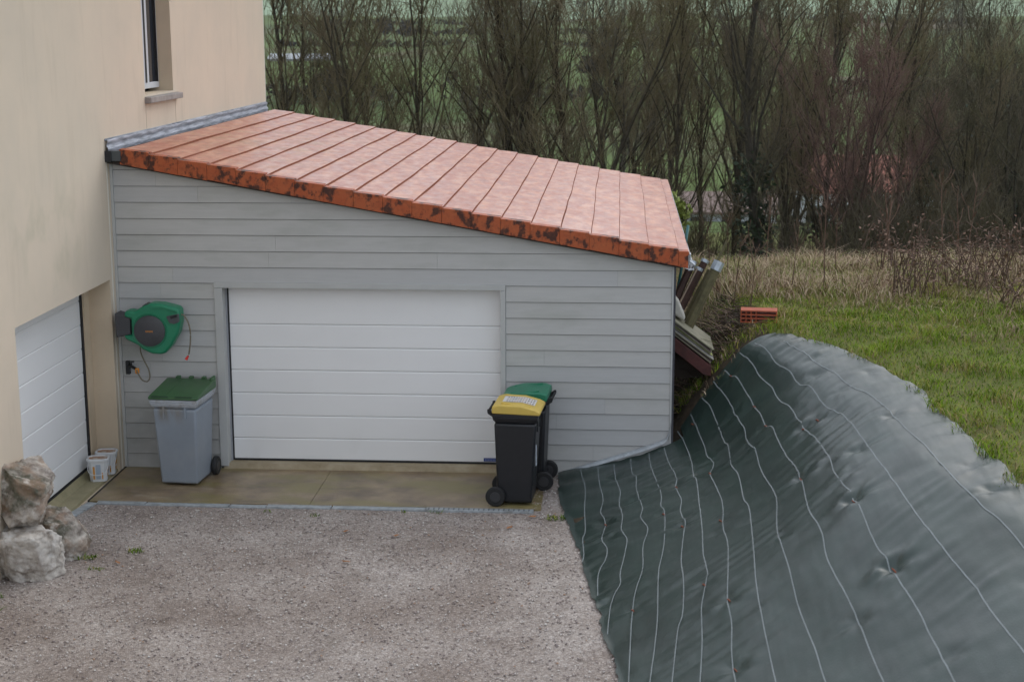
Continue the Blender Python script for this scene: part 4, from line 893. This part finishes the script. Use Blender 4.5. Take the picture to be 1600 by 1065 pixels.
def at_(pl,t):
    f=t*(len(pl)-1); i=min(int(f),len(pl)-2); q=pl[i]+(pl[i+1]-pl[i])*(f-i); d=pl[i+1][:3]-pl[i][:3]; return q,d/np.linalg.norm(d)
def treemesh(seed,Hh,r,stems,lim,sub,tw,ang=.75,low=.12,straight=.05,spread=.5):
    rs=np.random.RandomState(seed); L0=[];L1=[];L2=[];L3=[]
    for s_ in range(stems):
        a=rs.rand()*6.28+s_*2.4; t=0 if stems==1 else spread*(.5+rs.rand())
        h=Hh*(1 if stems==1 else .7+.4*rs.rand())
        st=grow(rs,(math.cos(a)*.15*(stems>1),math.sin(a)*.15*(stems>1),-.4),(math.cos(a)*t,math.sin(a)*t,1),h,r*(1 if stems==1 else .6),9,straight,.06 if stems>1 else .02,.18); L0.append(st)
        for q in range(lim):
            u=low+(.97-low)*(q+rs.rand())/lim; P,d=at_(st,u); az=rs.rand()*6.28; an=ang*(.6+.6*rs.rand())
            dd=np.array([math.cos(az)*math.sin(an),math.sin(az)*math.sin(an),math.cos(an)]); l=h*(.16+.22*(1-u))*(.6+.8*rs.rand())
            b=grow(rs,P[:3],dd,l,P[3]*.42+.006,6,.12,.10,.25); L1.append(b)
            for e in range(sub):
                P2,d2=at_(b,.15+.83*rs.rand()); v=rs.randn(3); v[2]=abs(v[2])*.7+.2; v=d2*.8+v*.55
                b2=grow(rs,P2[:3],v,l*(.25+.4*rs.rand()),max(.009,P2[3]*.45),5,.15,.08,.35); L2.append(b2)
                for g_ in range(tw):
                    P3,d3=at_(b2,.1+.88*rs.rand()); v=d3*.7+rs.randn(3)*.45; v[2]+=.25
                    L3.append(grow(rs,P3[:3],v,.3+.6*rs.rand(),.0072,4,.16,.06,.5))
    tV,tF=tubes(L0,8); a1,f1=tubes(L1,5); a2,f2=tubes(L2,4); a3,f3=tubes(L3,3)
    cV=np.concatenate([a1,a2,a3]); cF=np.concatenate([f1,f2+len(a1),f3+len(a1)+len(a2)])
    mi=np.concatenate([np.zeros(len(f1)),np.ones(len(f2)),np.full(len(f3),1)]).astype(int)
    return (tV,tF),(cV,cF,mi)
def leaves(P,n,rad,size,seed,spread=(1,1,1)):
    rs=np.random.RandomState(seed); c=P[rs.randint(len(P),size=n)]+rs.randn(n,3)*rad*np.array(spread)
    a=rs.randn(n,3); a/=np.linalg.norm(a,axis=1,keepdims=True); b=np.cross(a,rs.randn(n,3)); b/=np.linalg.norm(b,axis=1,keepdims=True); s=(size*(.5+rs.rand(n)))[:,None]
    V=np.stack([c-a*s,c+b*s*.6,c+a*s,c-b*s*.6],1).reshape(-1,3); return V,np.arange(4*n).reshape(-1,4)
BARK=[M('bark_olive',(.08,.068,.045),.9,.1,col2=(.042,.035,.026),vscale=6),M('twig_brown',(.20,.155,.105),.9,.05,col2=(.145,.13,.06),vscale=.8)]
BARKR=[M('bark_reddish',(.075,.05,.04),.9,.2,var=.3,vscale=3),M('twig_reddish',(.17,.105,.085),.9,.2,var=.25,vscale=3)]
BARKD=[M('bark_dark',(.055,.048,.036),.9,.2,var=.3,vscale=3),M('twig_dark',(.13,.105,.08),.9,.05,col2=(.10,.095,.05),vscale=.8)]
BARKG=[BARK[0],M('twig_greyish',(.21,.185,.15),.9,.05,col2=(.15,.14,.10),vscale=.8)]
m_ivy=M('ivy_leaf',(.022,.035,.013),.6,.4,var=.4,vscale=5); m_ever=M('evergreen_leaf',(.018,.036,.016),.6,.4,var=.5,vscale=2); m_yg=M('yellow_green_leaf',(.20,.24,.05),.6,.3,var=.3,vscale=10)
def proto(kind,tm,mats,extra=None,cname='crown'):
    (tV,tF),(cV,cF,mi)=tm
    return kind,rawmesh('trunk',tV,tF,mats[0],None,True),rawmesh(cname,cV,cF,mats,mi),extra
def place(pr,loc,sc_,rz,label,cat,group=None):
    kind,tm,cm,ex=pr; t=empty(kind,loc,rz); t.scale=sc_ if hasattr(sc_,'__len__') else (sc_,)*3; tag(t,label,cat,group)
    link('trunk' if kind!='shrub' else 'stems',tm,t); link('crown' if kind!='shrub' else 'twigs',cm,t)
    if ex: link(ex[0],ex[1],t)
    return t
TA=[proto('bare_tree',treemesh(k+1,10,.105,1,26,9,6,.6,.2,.05),BARK) for k in range(3)]
TG=[proto('bare_tree',treemesh(k+11,10,.10,1,24,8,6,.6,.22,.06),BARKG) for k in range(2)]
TM=[proto('bare_tree',treemesh(k+21,10,.12,4,12,9,6,.6,.12,.08,.25),BARK) for k in range(2)]
TS=[proto('bare_tree',treemesh(k+31,10,.085,1,22,6,7,.45,.2,.02),BARK) for k in range(2)]
TR=[proto('bare_tree',treemesh(41,8.5,.10,5,12,8,6,.65,.22,.08,.4),BARKR)]
TD=[proto('bare_tree',treemesh(51,9,.12,5,12,8,6,.75,.06,.09,.5),BARKD)]
SH=[proto('shrub',treemesh(61+k,3.4,.04,8,6,5,4,.7,.1,.1,.6),[BARK,BARKD,BARKR][k]) for k in range(3)]
iv=treemesh(71,10,.15,1,20,8,8,.6,.2,.06); ip=np.array([iv[0][0][i] for i in range(len(iv[0][0])) if iv[0][0][i][2]<3.4]); lv_,lf_=leaves(ip,1600,.22,.07,3,(1,1,1.6)); TI=proto('bare_tree',iv,BARKD,('ivy',rawmesh('ivy',lv_,lf_,m_ivy)))
ZB=lambda x,y:H(x,y)-.2
front=[(-3.4,24,TA[0],1,'bare tree rising closest to the corner of the cream house'),(-2.9,27,TG[0],.95,'greyish bare tree second from the house corner, behind the flashing'),
(-1.4,24,TM[0],1,'many-stemmed bare tree above the left part of the roof'),(-1.0,28,TA[1],1,'bare tree with a wide fan of twigs, left of the leaning forked one'),
(.5,25,TM[1],1.05,'leaning forked bare tree above the middle of the orange roof'),(1.2,29,TG[1],1,'grey-twigged bare tree just right of the leaning forked one'),(2.6,25,TA[2],.9,'open-crowned bare tree over the roof, left of the big forked trunk'),
(4.0,24,TM[0],1.1,'big bare tree with a low fork, above the roof right of centre'),(4.5,28,TA[0],1.05,'dark-trunked bare tree close behind the big forked one'),
(5.3,26,TG[0],.9,'slender grey bare tree above the roof tiles near the right slope'),(6.3,29,TA[1],.95,'bare tree over the low end of the roof, farther back'),(6.9,24,TS[0],.9,'thin bare tree directly above the right roof edge'),
(7.7,27,TS[1],1.0,'straight slim bare tree just right of the roof edge'),(8.35,24,TS[0],1.1,'tallest straight-trunked bare tree right of the garage'),(8.95,22,TI,.95,'bare tree with ivy leaves round its lower trunk at the meadow edge'),
(10.2,28,TS[1],1,'slim bare tree between the ivy-ringed tree and the big many-stemmed one'),(10.8,25,TM[1],1.15,'broad many-stemmed bare tree in the middle of the meadow edge'),(11.1,21,TR[0],.75,'reddish-twigged bush-like tree in front of the wood'),
(12.9,27,TS[0],.95,'olive bare tree right of the reddish one'),(13.6,24,TM[0],.7,'low many-stemmed tree in front of the far farmhouse'),(15.1,26,TD[0],.85,'dark dense tree near the right border of the wood'),(14.9,22,TD[0],.62,'dark bushy tree lowest at the right border')]
rs=random.Random(5)
for x,y,pr,sc_,lb in front: place(pr,(x,y,ZB(x,y)),sc_*.98,rs.uniform(0,6.28),lb,'tree','trees along the meadow edge')
allp=TA+TG+TM+TS+TG
for k in range(32):
    y=rs.uniform(31,62); x=rs.uniform(-.27*(y+16)+2.5,.42*(y+16)+3) if k%6 else rs.uniform(8,.40*(y+16)+3)
    if k<7: y=rs.uniform(30,44); x=rs.uniform(7,19)
    if x<5 and k%3: continue
    if .04<(x-5.35)/(y+16.2)<.21 and rs.random()<.75: continue
    pr=allp[rs.randrange(len(allp))] 
    if x>12 and rs.random()<.4: pr=(TD+TD+TD+TR)[rs.randrange(4)]
    q=(rs.uniform(6.0,8.0)-ZB(x,y))/10; place(pr,(x,y,ZB(x,y)),(q*.85,q*.85,q),rs.uniform(0,6.28),'slim bare tree standing among the crowded back rows of the wood','tree','trees in the back rows of the wood')
for k in range(58):
    y=rs.uniform(16,36); x=rs.uniform(5.5,6+.36*(y+10)) if k%4 else rs.uniform(-.2*(y+16)+4,6)
    if .10<(x-5.35)/(y+16.2)<.19 and rs.random()<.6: continue
    place(SH[rs.choice([0,1,1,1,2])],(x,y,ZB(x,y)),rs.uniform(.55,1.0),rs.uniform(0,6.28),'leafless undergrowth shrub under the trees at the edge of the wood','shrub','undergrowth shrubs at the edge of the wood')
# evergreen mass at the right, sapling behind the roof
def leafy(kind,loc,r,n,size,seed,m,label,cat,group=None,stem=.05):
    rs_=np.random.RandomState(seed); c=rs_.randn(60,3)*.42; c/=np.maximum(1,np.linalg.norm(c,axis=1,keepdims=True)); c*=np.array(r); c[:,2]+=r[2]*1.05
    t=empty(kind,loc); tag(t,label,cat,group)
    V,F=leaves(c,n,min(r)*.17,size,seed); link('crown',rawmesh('crown',V,F,m),t)
    br=[np.array([(0,0,-.1,stem),(*(q*.5),stem*.7),(*q,stem*.25)]) for q in c[:30]]; V,F=tubes(br,4); link('trunk',rawmesh('trunk',V,F,BARKD[0]),t)
    return t
leafy('evergreen_tree',(18.0,33,ZB(18,33)),(3.0,2.2,3.0),15000,.10,1,m_ever,'dark evergreen tree with a rounded crown at the right edge of the wood','tree',None,.15)
leafy('evergreen_tree',(13.2,31,ZB(13.2,31)),(1.8,1.6,1.8),7000,.09,2,m_ever,'smaller dark evergreen behind the reddish tree','tree',None,.12)
leafy('sapling',(6.3,9.0,1.3),(.22,.22,.38),420,.05,3,m_yg,'small yellow-green leafy sapling just past the right roof edge','sapling',None,.012)

# ---------------- far buildings, hedges and fields ----------------
m_fw=M('pale_wall',(.74,.76,.78),.8,var=.1,vscale=1); m_fr=M('farm_roof',(.32,.12,.08),.85,col2=(.22,.09,.065),vscale=1.5); m_win=M('far_window',(.04,.045,.05),.3)
def farm(name,x0,x1,y,dep,z0,zw,zr,label,wm,rm,n):
    t=empty(name,((x0+x1)/2,y,z0)); tag(t,label,'building'); t.location=(0,0,0)
    s=MB(); s.box(x0,x1,y,y+dep,z0-1,zw); s.build('wall',wm,t)
    s=MB(); s.prism([(y-.4,zw-.1),(y+dep/2,zr),(y+dep+.4,zw-.1),(y+dep+.4,zw+.05),(y+dep/2,zr+.18),(y-.4,zw+.05)],x0-.3,x1+.3,'x'); s.box(x0,x1,y+.02,y+dep-.02,zw,zw+.02); s.build('roof',rm,t)
    for k in range(n):
        x=x0+(x1-x0)*(k+.5)/n; s=MB(); s.box(x-.5,x+.5,y-.05,y-.003,z0+.9,min(zw-.3,z0+2)); s.build('window',m_win,t)
farm('farmhouse',17.5,27.5,88,7,-9.3,-6.4,-4.4,'long farmhouse with a red tiled roof, behind the trees on the right',m_fw,m_fr,6)
farm('shed',9.5,15.5,84,5,-9.3,-7.3,-6.4,'low pale shed behind the trees, between the garage and the farmhouse',M('shed_wall',(.66,.70,.75),.7),M('shed_roof',(.2,.14,.12),.8),3)
farm('greenhouse',-72,-58,330,6,H(-65,330),H(-65,330)+1.6,H(-65,330)+2.6,'tiny white greenhouse far off in the fields, beside the house corner',M('far_white',(.42,.44,.45),.6),M('far_white_roof',(.33,.35,.36),.5),2)
m_hedge=M('hedge_twigs',(.035,.032,.02),.9,.1,var=.3,vscale=.3)
def hedge(x0,x1,y0,y1,h,w,seed,label):
    n=int(abs(x1-x0)*5); rs_=np.random.RandomState(seed); u=rs_.rand(n); x=x0+(x1-x0)*u; y=y0+(y1-y0)*u+rs_.randn(n)*w
    hh=np.array([h*(.5+.8*abs(noise.noise(Vector((a*.06,seed,0))))*2) for a in x]); z=np.array([H(a,b) for a,b in zip(x,y)])+rs_.rand(n)*hh
    P=np.stack([x,y,z],1); V,F=leaves(P,n*3,.25,.55,seed); tag(link('hedge',rawmesh('hedge',V,F,m_hedge)),label,'hedge','far hedges between the fields')
hedge(-90,60,420,405,2.2,1.2,1,'long dark hedge line crossing the far green field, lower of the two')
hedge(-70,20,505,500,2.5,1.2,2,'dark hedge line across the far field, upper of the two')
hedge(-60,90,245,262,3.5,2,3,'thick hedge at the bottom of the far green slope')
hedge(10,140,640,600,3,1.5,4,'hedge below the ploughed field at the top right')
hedge(-120,-40,600,560,3,1.5,5,'hedge high on the hillside above the house corner')
rs=random.Random(77)
TF=[proto('far_tree',treemesh(81+k,9,.22,1,18,5,3,.6,.15,.04),BARKD) for k in range(2)]
def farscatter(n,x0,x1,y0,y1,label,group,s0,s1,sq=1):
    for k in range(n):
        x=rs.uniform(x0,x1); y=rs.uniform(y0,y1); s_=rs.uniform(s0,s1)
        if .03<(x-5.35)/(y+16.2)<.22 and y<125: continue
        t=place(TF[k%2],(x,y,H(x,y)-.3),(s_*sq,s_*sq,s_),rs.uniform(0,6),label,'tree',group)
farscatter(14,-60,70,150,235,'far bare tree in the valley fields beyond the wood','far trees in the valley',.7,1.2,1.2)
farscatter(9,-45,60,75,120,'bare tree in the valley just beyond the wood','trees just beyond the wood',.6,.9,1.3)
for k in range(12):
    x=44+k*5.2+rs.uniform(-1,1); y=262+rs.uniform(-3,3); place(TF[k%2],(x,y,H(x,y)-.3),(.6,.6,1.5),rs.uniform(0,6),'slim poplar in the row standing in the far fields at top right','poplar','row of far poplars')
for k,(x,y,r) in enumerate(((-72,505,3.6),(-64,500,2.6),(-28,440,3.0),(-44,250,3.2),(0,300,2.5),(30,330,3.2))):
    leafy('far_bush',(x,y,H(x,y)-.5),(r,r,r*.9),900,.5,k+40,m_hedge,['dark round bush on the far slope, the larger of a pair at top left','dark bush on the far slope, the smaller of a pair at top left','lone dark bush beside the upper far hedge','dark bush at the foot of the far slope, left','dark bush in the far valley above the middle of the roof','dark bush on the far slope right of centre'][k],'bush','far bushes on the slope',.2)

# ---------------- haze ----------------
hz=bpy.data.materials.new('haze'); hz.use_nodes=True; N=hz.node_tree.nodes; N.remove(N['Principled BSDF'])
pv=N.new('ShaderNodeVolumePrincipled'); pv.inputs['Color'].default_value=(.90,.92,.93,1); pv.inputs['Density'].default_value=.00014; pv.inputs['Anisotropy'].default_value=.2
hz.node_tree.links.new(pv.outputs[0],N['Material Output'].inputs['Volume'])
s=MB(); s.box(-720,720,-45,1320,-16,110); h=s.build('haze',hz); tag(h,kind='stuff')
